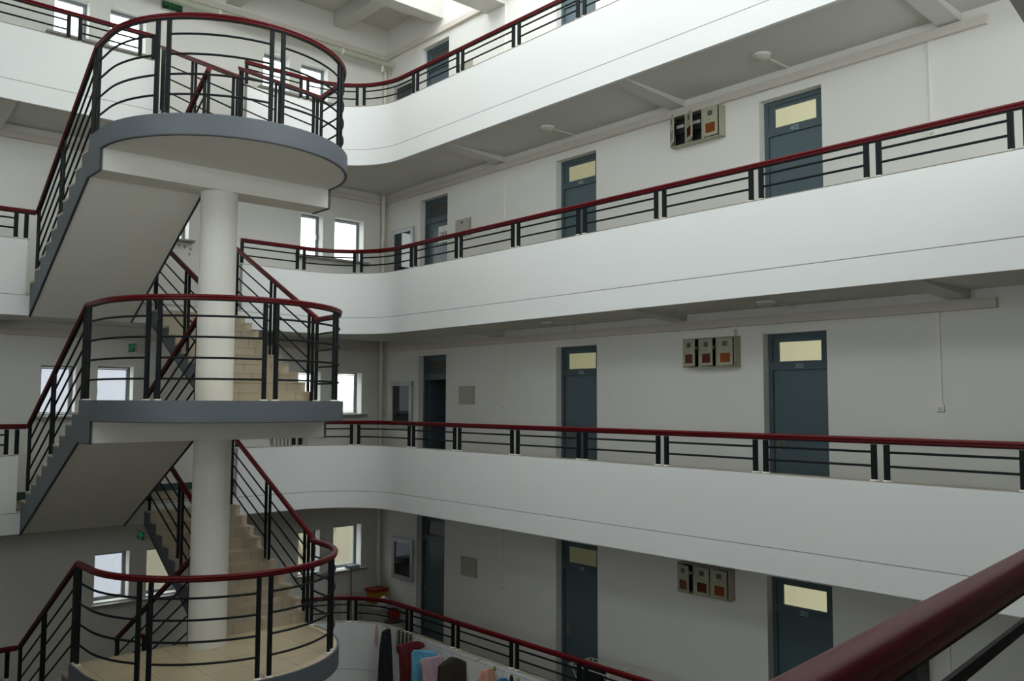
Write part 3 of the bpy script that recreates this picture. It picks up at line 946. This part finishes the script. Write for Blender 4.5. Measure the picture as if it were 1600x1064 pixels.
# ------------------------------------------------------------------ services on the walls
for lv in (5, 4, 3, 2):
    f = FL[lv]; zt0 = f + 2.735
    y_end = 3.63
    t = tag(MB().box(WX - 0.07, WX, y_end, EY - 0.07, zt0, zt0 + 0.115).build('cable_trunking', M['trunk'], bevel=0.004),
            'beige cable trunking along the right wall under the %s ceiling' % {5: 'roof', 4: 'second', 3: 'third', 2: 'lowest'}[lv], 'cable trunking', 'wall trunking')
    t = tag(MB().box(LX + 0.3, WX, EY - 0.07, EY, zt0, zt0 + 0.115).build('cable_trunking', M['trunk'], bevel=0.004),
            'beige cable trunking along the end wall under the %s ceiling' % {5: 'roof', 4: 'second', 3: 'third', 2: 'lowest'}[lv], 'cable trunking', 'wall trunking')
    # conduits down to switches
    for y, zb_, wd, which in ((12.13, f + 1.57, 0.014, 'far'), (4.29, f + 1.60, 0.02, 'near')):
        t = thing('light_switch', (WX, y, zb_), 'white switch at the end of the %s conduit on the %s balcony wall' % (which, NAME_OF[lv]), 'switch', 'switches on the right wall')
        MB().box(WX - 0.035, WX, y - 0.043, y + 0.043, zb_ - 0.045, zb_ + 0.045).build('switch_plate', M['conduit'], t, bevel=0.005)
        MB().box(WX - 0.042, WX - 0.034, y - 0.022, y + 0.022, zb_ - 0.028, zb_ + 0.01).build('rocker', M['lamp'], t)
        tag(MB().box(WX - 0.02, WX, y - wd, y + wd, zb_ + 0.045, zt0).build('cable_conduit', M['conduit']),
            'thin white vertical conduit, %s one on the %s balcony wall' % (which, NAME_OF[lv]), 'conduit', 'wall conduits')
    # vertical heating pipe in the corner
    if lv < 5:
        zc = FL[lv + 1] + CEIL
    else:
        zc = C + 7.45
    t = thing('heating_pipe', (WX - 0.10, EY - 0.09, f), 'cream vertical heating pipe in the corner of the %s balcony' % NAME_OF[lv], 'pipe', 'corner heating pipes')
    MB().tube((WX - 0.10, EY - 0.115, f), (WX - 0.10, EY - 0.115, zc), 0.04 if lv < 5 else 0.028, 16).build('pipe_run', M['pipe'], t, smooth=True)
    if lv < 5:
        MB().tube((WX - 0.10, EY - 0.115, f + 2.55), (WX - 0.10, EY - 0.115, f + 2.66), 0.052, 16).build('pipe_collar', M['pipe'], t, smooth=True)
    # ceiling lamps with their conduit
    if lv < 5:
        zc = FL[lv + 1] + CEIL
        for y in (10.29, 6.19):
            which = 'far' if y > 8 else 'near'
            t = thing('ceiling_lamp', (9.92, y, zc), 'round opal ceiling lamp, %s one above the %s balcony' % (which, NAME_OF[lv]), 'lamp', 'corridor ceiling lamps')
            MB().lathe((9.92, y, zc), [(0.12, 0.0), (0.12, -0.025)], 32).build('lamp_base', M['conduit'], t, smooth=True)
            MB().lathe((9.92, y, zc), [(0.112, -0.025), (0.105, -0.05), (0.08, -0.07), (0.04, -0.08), (0.001, -0.082)], 32).build('lamp_shade', M['lamp'], t, smooth=True)
            tag(MB().box(10.03, WX, y - 0.014, y + 0.014, zc - 0.016, zc).box(WX - 0.016, WX, y - 0.02, y + 0.02, FL[lv] + 2.85, zc - 0.016).build('cable_conduit', M['conduit']),
                'white conduit feeding the %s ceiling lamp above the %s balcony' % (which, NAME_OF[lv]), 'conduit', 'ceiling conduits')

# lagged pipe on the top end wall
t = thing('water_pipe', (8.0, 15.9, C + 7.47), 'long horizontal lagged pipe on the top end wall', 'pipe')
MB().tube((0.5, 15.9, C + 7.47), (10.50, 15.9, C + 7.47), 0.065, 20).build('pipe_run', M['lagging'], t, smooth=True)
for x in (1.5, 4.0, 6.5, 9.2): MB().tube((x, 15.9, C + 7.47), (x + 0.05, 15.9, C + 7.47), 0.072, 20).build('pipe_band', M['pipe'], t, smooth=True)
for x in (2.6, 6.35, 9.9):
    MB().tube((x, 15.9, C + 7.53), (x, EY, C + 7.60), 0.012, 8).build('pipe_bracket', M['pipe'], t)
MB().tube((10.25, 15.9, C + 7.42), (10.25, 15.9, C + 7.28), 0.03, 12).build('valve', M['pipe'], t)

# meter boxes
def meter_box(lv, y1, y0, z0, z1, open_, top_board):
    f = FL[lv]; d = 0.15
    place = {4: 'near door 402', 3: 'near door 302', 2: 'near door 202'}[lv]
    t = thing('meter_box', (WX - d / 2, (y0 + y1) / 2, z0), 'grey-beige electricity meter box with three doors %s' % place, 'meter box', 'electricity meter boxes')
    m = MB(); w = 0.012
    m.box(WX - d, WX, y0, y1, z0, z0 + w).box(WX - d, WX, y0, y1, z1 - w, z1)
    m.box(WX - d, WX, y0, y0 + w, z0 + w, z1 - w).box(WX - d, WX, y1 - w, y1, z0 + w, z1 - w)
    W3 = (y1 - y0) / 3
    for k in (1, 2): m.box(WX - d, WX, y0 + k * W3 - 0.02, y0 + k * W3 + 0.02, z0 + w, z1 - w)
    m.build('case', M['box'], t)
    MB().box(WX - 0.02, WX - 0.004, y0 + w, y1 - w, z0 + w, z1 - w).build('back_plate', M['boxin'], t)
    for k in range(3):
        a, b = y0 + k * W3 + 0.022, y0 + (k + 1) * W3 - 0.022          # k = 0 is nearest the camera
        ang = math.radians(open_[2 - k])
        root = bpy.data.objects.new('box_door', None)
        # door built flat then swung about its far vertical edge (y = b)
        def P(y, z, x):
            r = b - y
            return (WX - d - 0.006 - math.sin(ang) * r - math.cos(ang) * x, b - math.cos(ang) * r + math.sin(ang) * x, z)
        def dbox(name, mm, ya, yb, za, zb, xa, xb, par):
            q = MB()
            q.add([P(ya, za, xa), P(yb, za, xa), P(yb, zb, xa), P(ya, zb, xa), P(ya, za, xb), P(yb, za, xb), P(yb, zb, xb), P(ya, zb, xb)],
                  [(0, 1, 2, 3), (4, 7, 6, 5), (0, 4, 5, 1), (1, 5, 6, 2), (2, 6, 7, 3), (3, 7, 4, 0)])
            return q.build(name, mm, par)
        dr = dbox('box_door', M['box'], a, b, z0 + 0.02, z1 - 0.02, 0, 0.014, t)
        hz = z1 - z0
        dbox('viewing_window', M['amber'] if k == 0 else M['darkred'], a + 0.04, b - 0.05, z0 + 0.12 * hz + 0.01, z0 + 0.45 * hz, 0.014, 0.018, dr)
        dbox('nameplate', M['label'], (a + b) / 2 - 0.04, (a + b) / 2 + 0.04, z0 + 0.68 * hz, z0 + 0.84 * hz, 0.014, 0.017, dr)
        dbox('lock', M['steel'], (a + b) / 2 + 0.0, (a + b) / 2 + 0.02, z0 + 0.54 * hz, z0 + 0.58 * hz, 0.014, 0.026, dr)
        # meter inside
        mi = MB().box(WX - 0.09, WX - 0.02, a + 0.03, b - 0.03, z0 + 0.42 * hz, z1 - 0.08).build('meter', M['ink'], t)
        MB().box(WX - 0.094, WX - 0.09, a + 0.06, b - 0.06, z0 + 0.62 * hz, z0 + 0.72 * hz).build('meter_dial', M['paper'], mi)
    if top_board:
        tag(MB().box(WX - 0.09, WX, y0 + 0.05, y1 - 0.02, z1 + 0.005, z1 + top_board).build('cable_cover', M['conduit']),
            'white cable cover box on top of the meter box %s' % place, 'cable cover', 'cable covers')
meter_box(4, 8.12, 7.22, C + 3.885, C + 4.35, (42, 35, 2), 0.03)
meter_box(3, 7.92, 7.02, C + 0.515, C + 0.945, (14, 12, 1), 0.10)
meter_box(2, 8.06, 7.17, C - 2.765, C - 2.335, (16, 1, 1), 0.0)

# flat panel boxes beside the far doors
for lv, (a, b, z0, z1) in {5: (13.12, 13.6, C + 6.43, C + 6.83), 4: (13.14, 13.62, C + 3.265, C + 3.635), 3: (12.985, 13.465, C - 0.05, C + 0.31), 2: (12.88, 13.365, C - 3.33, C - 2.965)}.items():
    t = thing('fuse_panel', (WX, (a + b) / 2, z0), 'flat beige panel box beside the far door on the %s balcony' % NAME_OF[lv], 'panel box', 'flat panel boxes')
    MB().box(WX - 0.02, WX, a, b, z0, z1).build('panel_frame', M['panelbox'], t)
    dr = MB().box(WX - 0.028, WX - 0.02, a + 0.035, b - 0.035, z0 + 0.035, z1 - 0.035).build('panel_door', M['panelbox'], t)
    MB().box(WX - 0.034, WX - 0.028, a + 0.06, a + 0.09, (z0 + z1) / 2 - 0.02, (z0 + z1) / 2 + 0.02).build('panel_lock', M['steel'], dr)
    MB().box(WX - 0.031, WX - 0.028, (a + b) / 2 - 0.02, (a + b) / 2 + 0.06, z1 - 0.09, z1 - 0.055).build('nameplate', M['label'] if lv == 4 else M['steel'], dr)

# glazed boards left of the far doors
for lv, (a, b, z0, z1) in {5: (15.08, 15.85, C + 6.0, C + 7.0), 4: (15.06, 15.86, C + 2.75, C + 3.745), 3: (15.04, 15.84, C - 0.55, C + 0.43), 2: (14.94, 15.70, C - 3.73, C - 2.865)}.items():
    t = thing('notice_board', (WX, (a + b) / 2, z0), 'grey-framed dark glazed board left of the far door on the %s balcony' % NAME_OF[lv], 'glazed board', 'glazed boards')
    m = MB(); w = 0.09
    m.box(WX - 0.05, WX, a, b, z0, z0 + w).box(WX - 0.05, WX, a, b, z1 - w, z1)
    m.box(WX - 0.05, WX, a, a + w, z0 + w, z1 - w).box(WX - 0.05, WX, b - w, b, z0 + w, z1 - w)
    fo = m.build('board_frame', M['mirror_frame'], t)
    MB().box(WX - 0.025, WX, a + w, b - w, z0 + w, z1 - w).build('board_pane', M['mirror'], t)
    MB().box(WX - 0.06, WX - 0.05, a + 0.03, a + 0.055, (z0 + z1) / 2 - 0.06, (z0 + z1) / 2 + 0.02).build('board_latch', M['steel'], fo)

# exit signs
t = thing('exit_sign', (5.74, EY, C + 7.36), 'green on black exit sign on the top end wall', 'exit sign', 'exit signs')
def oriented(mb_, P, name, m_, par): pass
MB().box(5.54, 5.94, EY - 0.05, EY, C + 7.36, C + 7.53).build('sign_case', M['sign_case'], t, bevel=0.006)
MB().box(5.555, 5.925, EY - 0.054, EY - 0.05, C + 7.375, C + 7.515).build('sign_face', M['sign_black'], t)
text_part('sign_lettering', '安全出口', M['sign_green'], t, (5.74, EY - 0.056, C + 7.462), (1, 0, 0), (0, 0, 1), 0.085)
text_part('sign_lettering', 'E X I T', M['sign_green'], t, (5.74, EY - 0.056, C + 7.400), (1, 0, 0), (0, 0, 1), 0.045)
for lv, x, z0, lab in ((3, 5.15, C + 0.855, 'green exit sign jutting from the end wall above the left windows, third balcony'), (2, 5.41, C - 2.46, 'green exit sign jutting from the end wall beside the lowest stair flight')):
    t = thing('exit_sign', (x, EY, z0), lab, 'exit sign', 'exit signs')
    MB().box(x, x + 0.04, 15.80, 16.16, z0, z0 + 0.16).build('sign_case', M['sign_case'], t)
    MB().box(x - 0.004, x, 15.81, 16.15, z0 + 0.01, z0 + 0.15).build('sign_face', M['sign_black'], t)
    text_part('sign_lettering', '安全出口', M['sign_green'], t, (x - 0.006, 15.98, z0 + 0.095), (0, -1, 0), (0, 0, 1), 0.08)
    text_part('sign_lettering', 'E X I T', M['sign_green'], t, (x - 0.006, 15.98, z0 + 0.035), (0, -1, 0), (0, 0, 1), 0.042)
    MB().box(x + 0.005, x + 0.035, 16.16, EY, z0 + 0.005, z0 + 0.02).box(x + 0.005, x + 0.035, 16.16, EY, z0 + 0.14, z0 + 0.155).build('sign_bracket', M['sign_case'], t)

# painted marks under the small window
m = MB()
for k, (x, z) in enumerate(((6.02, 2.93), (6.13, 2.91), (6.24, 2.88), (6.22, 2.78))):
    m.box(x - 0.03, x + 0.03, EY - 0.003, EY, C + z, C + z + 0.012).box(x - 0.006, x + 0.006, EY - 0.003, EY, C + z - 0.035, C + z + 0.03)
    m.box(x - 0.02, x + 0.025, EY - 0.003, EY, C + z - 0.03, C + z - 0.02)
tag(m.build('wall_lettering', M['stain']), 'faint grey characters painted on the end wall under a window left of the column', 'lettering')

# radiators
def radiator(x0, x1, f, lab):
    t = thing('radiator', ((x0 + x1) / 2, EY - 0.1, f), lab, 'radiator', 'corridor radiators')
    n = int((x1 - x0) / 0.075)
    for k in range(n):
        x = x0 + (k + 0.5) * (x1 - x0) / n
        m = MB()
        for yy in (EY - 0.13, EY - 0.07): m.tube((x, yy, f + 0.15), (x, yy, f + 0.95), 0.017, 10)
        m.tube((x, EY - 0.15, f + 0.93), (x, EY - 0.05, f + 0.93), 0.024, 10).tube((x, EY - 0.15, f + 0.17), (x, EY - 0.05, f + 0.17), 0.024, 10)
        m.build('radiator_section', M['radiator'], t, smooth=True)
    MB().tube((x0 - 0.05, EY - 0.1, f + 0.93), (x1 + 0.4, EY - 0.1, f + 0.93), 0.016, 10).tube((x0 - 0.05, EY - 0.1, f + 0.17), (x1 + 0.1, EY - 0.1, f + 0.17), 0.016, 10).build('radiator_pipe', M['pipe'], t, smooth=True)
    m = MB()
    for x in (x0 + 0.1, x1 - 0.1): m.box(x - 0.015, x + 0.015, EY - 0.12, EY - 0.08, f, f + 0.15)
    m.build('radiator_foot', M['radiator'], t)
radiator(7.95, 8.75, FL[3], 'pale column radiator under the right windows, third balcony from top')
radiator(8.75, 9.6, FL[2], 'pale column radiator behind the lowest balcony railing')

# ------------------------------------------------------------------ odds and ends on the lowest balcony
f = FL[2]
t = thing('broom', (9.75, 16.02, f), 'broom with a reddish wooden handle leaning below the lowest right window', 'broom')
MB().tube((9.72, 15.95, f + 0.2), (9.78, EY - 0.158, f + 1.46), 0.012, 10).build('handle', M['wood'], t, smooth=True)
MB().prism([(9.57, f + 0.0), (9.87, f + 0.0), (9.80, f + 0.22), (9.64, f + 0.22)], 'Y', 15.9, 15.98).build('bristles', M['c_olive'], t)
zs = f + 1.42
for k, (w_, ang) in enumerate(((0.27, 0), (0.25, 0.1))):
    t = thing('book', (9.90, EY - 0.02, zs + 0.03 * k), ('dark blue book lying at the bottom on the lowest right windowsill', 'dark blue book lying on top of another on the lowest right windowsill')[k], 'book', 'books on the windowsill')
    z = zs + 0.001 + 0.033 * k
    MB().box(9.90 - w_ / 2, 9.90 + w_ / 2, EY - 0.12, EY + 0.08, z, z + 0.005).box(9.90 - w_ / 2, 9.90 + w_ / 2, EY - 0.12, EY + 0.08, z + 0.026, z + 0.031).box(9.90 - w_ / 2, 9.90 - w_ / 2 + 0.005, EY - 0.12, EY + 0.08, z + 0.005, z + 0.026).build('cover', M['book'], t)
    MB().box(9.90 - w_ / 2 + 0.006, 9.90 + w_ / 2 - 0.006, EY - 0.115, EY + 0.075, z + 0.005, z + 0.026).build('pages', M['paper'], t)

t = thing('wash_counter', (10.2, 15.2, f), 'grey tiled wash counter in the far corner of the lowest balcony', 'counter')
MB().box(9.98, 10.56, 15.25, 16.0, f, f + 0.67).build('counter_body', M['basin'], t, bevel=0.02)
MB().box(9.94, 10.56, 15.2, 16.02, f + 0.67, f + 0.73).build('counter_top', M['basin'], t, bevel=0.015)
t = thing('cardboard_box', (10.2, 15.75, f + 0.73), 'yellow box with a red lid on the wash counter', 'box')
MB().box(10.06, 10.38, 15.64, 15.92, f + 0.731, f + 0.97).build('box_body', M['yellow'], t)
MB().box(10.03, 10.41, 15.61, 15.95, f + 0.97, f + 1.035).build('box_lid', M['redlid'], t, bevel=0.01)
m = MB(); m.lathe((10.16, 15.42, f + 0.731), [(0.08, 0), (0.13, 0.05), (0.12, 0.12), (0.06, 0.17), (0.02, 0.2)], 16)
tag(m.build('plastic_bag', M['bag'], smooth=True), 'crumpled white plastic bag beside the yellow box', 'bag')
t = thing('bin', (9.98, 14.78, f), 'tall grey plastic bin beside the wash counter', 'bin')
MB().lathe((9.98, 14.78, f), [(0.13, 0.0), (0.17, 0.52), (0.185, 0.53), (0.185, 0.56)], 28).build('bin_body', M['basin'], t, smooth=True)
MB().lathe((9.98, 14.78, f), [(0.187, 0.56), (0.187, 0.58), (0.05, 0.60)], 28).build('bin_lid', M['cab'], t, smooth=True)
t = thing('wash_basin', (9.98, 14.70, f + 0.60), 'round red plastic washbasin standing on edge on the grey bin', 'basin')
m = MB(); c = Vector((9.96, 14.72, f + 0.585 + 0.14)); ax = Vector((-0.75, -0.65, 0.0)).normalized()
u = Vector((0, 0, 1)); v = ax.cross(u).normalized()
rings = [(0.09, -0.035), (0.095, -0.04), (0.138, 0.05), (0.132, 0.05), (0.088, -0.025), (0.01, -0.025)]
vs_, fs_ = [], []
N = 28
for i in range(N):
    a = 2 * math.pi * i / N
    for r_, h in rings: vs_.append(c + u * (r_ * math.cos(a)) + v * (r_ * math.sin(a)) + ax * h)
k = len(rings)
for i in range(N):
    j = (i + 1) % N
    for q in range(k): fs_.append((i * k + q, j * k + q, j * k + (q + 1) % k, i * k + (q + 1) % k))
m.add(vs_, fs_); m.build('basin_bowl', M['redlid'], t, smooth=True)

# dark cabinet seen under the foreground handrail
t = thing('storage_cabinet', (WX - 0.18, 4.695, f), 'tall narrow dark cabinet against the wall under the foreground handrail', 'cabinet')
MB().box(WX - 0.35, WX - 0.013, 4.51, 4.88, f, f + 2.10).build('cabinet_body', M['cab'], t, bevel=0.008)
dr = MB().box(WX - 0.37, WX - 0.35, 4.525, 4.865, f + 0.08, f + 2.07).build('cabinet_door', M['cab'], t)
MB().box(WX - 0.385, WX - 0.37, 4.55, 4.57, f + 0.95, f + 1.1).build('cabinet_handle', M['steel'], dr)

# drying rack in the corridor in front of door 203
t = thing('drying_rack', (9.9, 9.0, f), 'wire drying rack in the lowest corridor beside door 203', 'drying rack')
m = MB()
zr = f + 0.98
for x in (9.62, 9.74, 9.86, 9.98, 10.10): m.tube((x, 8.75, zr), (x, 9.5, zr), 0.006, 8)
m.tube((9.62, 8.75, zr), (10.10, 8.75, zr), 0.008, 8).tube((9.62, 9.5, zr), (10.10, 9.5, zr), 0.008, 8)
for x0_, x1_ in ((9.62, 10.10), (10.10, 9.62)):
    for yy in (8.8, 9.45): m.tube((x0_, yy, zr), (x1_, yy, f), 0.008, 8)
m.build('rack_frame', M['conduit'], t, smooth=True)
tag(MB().sweep([(9.70, 8.86, zr + 0.03), (9.70, 9.32, zr + 0.03)], [(-0.06, -0.45), (-0.052, -0.05), (-0.02, 0.0), (0.02, 0.0), (0.052, -0.05), (0.06, -0.4), (0.045, -0.4), (0.03, -0.05), (0.0, -0.022), (-0.03, -0.05), (-0.045, -0.45)]).build('towel', M['c_black'], smooth=True),
    'dark cloth draped over the wire drying rack', 'cloth')

# ------------------------------------------------------------------ laundry hanging outside the lowest parapet
LZ = f + PTOP
t = thing('clothes_line', (9.0, 11.0, LZ + 0.03), 'thin wire clothes line along the outside of the lowest parapet', 'clothes line')
MB().wire([(9.03, 13.95, LZ + 0.03), (9.0, 13.6, LZ + 0.035), (9.0, 11.0, LZ - 0.01), (9.0, 7.5, LZ + 0.02)], 0.0035).build('line_wire', M['wire'], t)
for y, zz in ((13.7, 0.034), (11.0, -0.01), (7.5, 0.02)):
    MB().wire([(PX + 0.03, y, LZ - 0.0), (PX + 0.03, y, LZ + zz + 0.01), (8.99, y, LZ + zz)], 0.006, 8).build('line_hook', M['wire'], t)

def hanger(y, z, label, m_, cx=9.0, w=0.38, skew=-0.8):
    t = thing('clothes_hanger', (cx, y, z), label, 'clothes hanger', 'hangers on the clothes line')
    pts = []
    for i in range(9):
        a = math.radians(-40 + 250 * i / 8)
        pts.append((cx + 0.02 * math.cos(a), y, z - 0.005 + 0.02 * math.sin(a) - 0.012))
    pts = pts[::-1]
    hook = pts + [(cx, y, z - 0.075)]
    MB().wire(hook, 0.003).build('hook', m_, t)
    a, b = (cx - w / 2, y + skew * 0.12, z - 0.16), (cx + w / 2 * 0.55, y - skew * 0.1, z - 0.16)
    MB().wire([(cx, y, z - 0.075), a, b, (cx, y, z - 0.075)], 0.0035).build('hanger_frame', m_, t)
    return t

def garment(name, label, m_, rows, cx, y, th=0.05, wav=0.012, skew=-0.25, cat='clothes', freq=9.0, nx=16):
    """rows: (z, left, right) offsets across X from cx, top to bottom; a closed cloth body with folds"""
    vs_, fs_ = [], []
    sub = []
    for (z0, a0, b0), (z1, a1, b1) in zip(rows[:-1], rows[1:]):
        k = max(1, int(abs(z0 - z1) / 0.04))
        for i in range(k):
            q = i / k
            sub.append((z0 + (z1 - z0) * q, a0 + (a1 - a0) * q, b0 + (b1 - b0) * q))
    sub.append(rows[-1])
    n = len(sub)
    for side in (-1, 1):
        for z, a, b in sub:
            for i in range(nx + 1):
                u = i / nx
                x = a + (b - a) * u
                bul = math.sin(math.pi * u) ** 0.6
                yy = side * th * 0.5 * bul + wav * math.sin(freq * (x * 6 + z * 1.2)) * min(1, (rows[0][0] - z) * 5) * bul + skew * x
                vs_.append((cx + x, y + yy, z))
    W_ = nx + 1
    for s in (0, 1):
        o = s * n * W_
        for r_ in range(n - 1):
            for i in range(nx):
                q = (o + r_ * W_ + i, o + r_ * W_ + i + 1, o + (r_ + 1) * W_ + i + 1, o + (r_ + 1) * W_ + i)
                fs_.append(q if s == 0 else q[::-1])
    o = n * W_
    for i in range(nx):
        fs_.append((i, o + i, o + i + 1, i + 1))
        r0 = (n - 1) * W_
        fs_.append((r0 + i, r0 + i + 1, o + r0 + i + 1, o + r0 + i))
    mb_ = MB().add(vs_, fs_)
    bm_o = mb_.build(name, m_, smooth=True)
    bm = bmesh.new(); bm.from_mesh(bm_o.data)
    bmesh.ops.remove_doubles(bm, verts=bm.verts, dist=0.0008)
    bmesh.ops.recalc_face_normals(bm, faces=bm.faces)
    bm.to_mesh(bm_o.data); bm.free()
    return tag(bm_o, label, cat, 'laundry on the clothes line')

garment('scarf', 'thin dusty rose cloth hanging leftmost on the clothes line', M['c_rose'], [(LZ + 0.03, -0.012, 0.012), (LZ - 0.08, -0.028, 0.022), (LZ - 0.28, -0.038, 0.032), (LZ - 0.37, -0.012, 0.012)], 8.98, 13.84, th=0.04)
hanger(13.50, LZ + 0.05, 'wire hanger carrying the long black trousers', M['wire'], cx=8.98, w=0.2)
garment('trousers', 'long black trousers hanging on the clothes line', M['c_black'], [(LZ + 0.03, 0.02, 0.08), (LZ - 0.005, -0.07, 0.10), (LZ - 0.3, -0.11, 0.12), (LZ - 1.15, -0.15, 0.17)], 8.92, 13.46, th=0.07)
mt = MB().sweep([(PX + 0.05, 13.38, LZ), (PX + 0.05, 12.86, LZ)], [(-0.078, -0.40), (-0.072, 0.004), (0.075, 0.004), (0.082, -0.3), (0.090, -0.3), (0.084, 0.014), (-0.080, 0.014), (-0.086, -0.40)])
tag(mt.build('towel', M['towel']), 'dark and pale striped towel draped over the lowest parapet', 'towel', 'laundry on the clothes line')
hanger(12.76, LZ + 0.045, 'empty pale wire hanger above the dark red top', M['wire'])
hanger(12.34, LZ + 0.04, 'pale wire hanger above the light blue top', M['wire'])
garment('shirt', 'dark red short-sleeved top on the clothes line', M['c_red'], [(LZ + 0.01, -0.06, 0.16), (LZ - 0.03, -0.24, 0.25), (LZ - 0.10, -0.22, 0.28), (LZ - 0.15, -0.19, 0.14), (LZ - 0.5, -0.17, 0.09), (LZ - 1.0, -0.15, 0.05)], 8.80, 12.53, th=0.08)
garment('shirt', 'light blue knitted top on the clothes line', M['c_blue'], [(LZ - 0.03, -0.19, -0.10), (LZ - 0.065, -0.23, 0.12), (LZ - 0.10, -0.235, 0.21), (LZ - 0.16, -0.23, 0.22), (LZ - 0.24, -0.23, 0.06), (LZ - 0.8, -0.22, 0.06)], 8.83, 12.14, th=0.09, wav=0.02)
hanger(11.93, LZ + 0.02, 'blue wire hanger over the pale pink blouse', M['hanger_blue'], cx=9.0)
garment('blouse', 'pale pink blouse between the blue top and the dark jacket', M['c_pink'], [(LZ - 0.12, -0.20, 0.16), (LZ - 0.16, -0.23, 0.18), (LZ - 0.35, -0.20, 0.16), (LZ - 0.85, -0.19, 0.17)], 8.86, 11.93, th=0.07, wav=0.02)
hanger(11.55, LZ + 0.015, 'blue wire hanger carrying the dark brown jacket', M['hanger_blue'], cx=8.97)
garment('jacket', 'dark brown jacket on the clothes line', M['c_brown'], [(LZ - 0.015, -0.05, 0.05), (LZ - 0.05, -0.15, 0.13), (LZ - 0.11, -0.25, 0.23), (LZ - 0.5, -0.27, 0.25), (LZ - 0.9, -0.26, 0.26)], 8.86, 11.40, th=0.12)
hanger(10.72, LZ + 0.01, 'wire hanger carrying the peach cloth', M['wire'], cx=8.98)
garment('cloth', 'small peach cloth clipped to the right part of the clothes line', M['c_peach'], [(LZ - 0.01, 0.0, 0.08), (LZ - 0.03, -0.12, 0.10), (LZ - 0.15, -0.16, 0.14), (LZ - 0.4, -0.15, 0.13)], 8.90, 10.58, th=0.05)
tag(MB().box(8.985, 9.012, 10.50, 10.53, LZ - 0.05, LZ + 0.02).build('clothes_peg', M['c_green']), 'green clothes peg above the peach cloth', 'clothes peg')
garment('cloth', 'blue cloth right of the peach cloth on the clothes line', M['c_navy'], [(LZ - 0.08, -0.06, 0.06), (LZ - 0.12, -0.12, 0.10), (LZ - 0.4, -0.12, 0.10)], 8.92, 10.24, th=0.05)
hanger(10.32, LZ + 0.0, 'wire hanger carrying the blue cloth', M['wire'], cx=8.99)
garment('cloth', 'narrow dark cloth right of the blue cloth on the clothes line', M['c_black'], [(LZ - 0.01, -0.015, 0.02), (LZ - 0.1, -0.035, 0.04), (LZ - 0.4, -0.05, 0.05)], 8.97, 10.09, th=0.04)
garment('cloth', 'narrow olive cloth at the right end of the clothes line', M['c_olive'], [(LZ - 0.015, -0.02, 0.02), (LZ - 0.4, -0.025, 0.025)], 8.98, 9.94, th=0.03)
hanger(9.80, LZ + 0.0, 'blue wire hanger at the right end of the clothes line', M['hanger_blue'], cx=8.99)

# ------------------------------------------------------------------ outside the end windows
tag(MB().box(-6, 7.9, 24.0, 24.3, -3, C + 2.0).build('exterior_wall', M['ext']), 'pale grey stucco building outside the left windows', 'outside wall', kind='structure')
tag(MB().box(7.9, 22, 24.0, 24.3, -3, C - 0.4).build('exterior_wall', M['ext_beige']), 'beige building outside the right windows', 'outside wall', kind='structure')
tag(MB().box(-10, 25, 16.8, 40, -3.2, -3.0).build('ground', M['ext']), 'grey ground outside the building', 'ground', kind='structure')
random.seed(3)
t = thing('bare_tree', (11.6, 21.0, -3.0), 'bare branching tree outside the lowest right window', 'tree')
m = MB()
def grow(p, d, L, r, depth):
    q = p + d * L
    m.tube(p, q, r, 6)
    if depth == 0: return
    for k in range(3 if depth > 1 else 2):
        nd = (d + Vector((random.uniform(-.7, .7), random.uniform(-.5, .5), random.uniform(-.15, .5)))).normalized()
        grow(q, nd, L * 0.68, r * 0.6, depth - 1)
grow(Vector((11.6, 21.0, -3.0)), Vector((0, 0, 1)), 4.6, 0.09, 0)
grow(Vector((11.6, 21.0, 1.55)), Vector((0.1, 0, 1)).normalized(), 1.5, 0.06, 5)
m.build('branches', M['bark'], t)
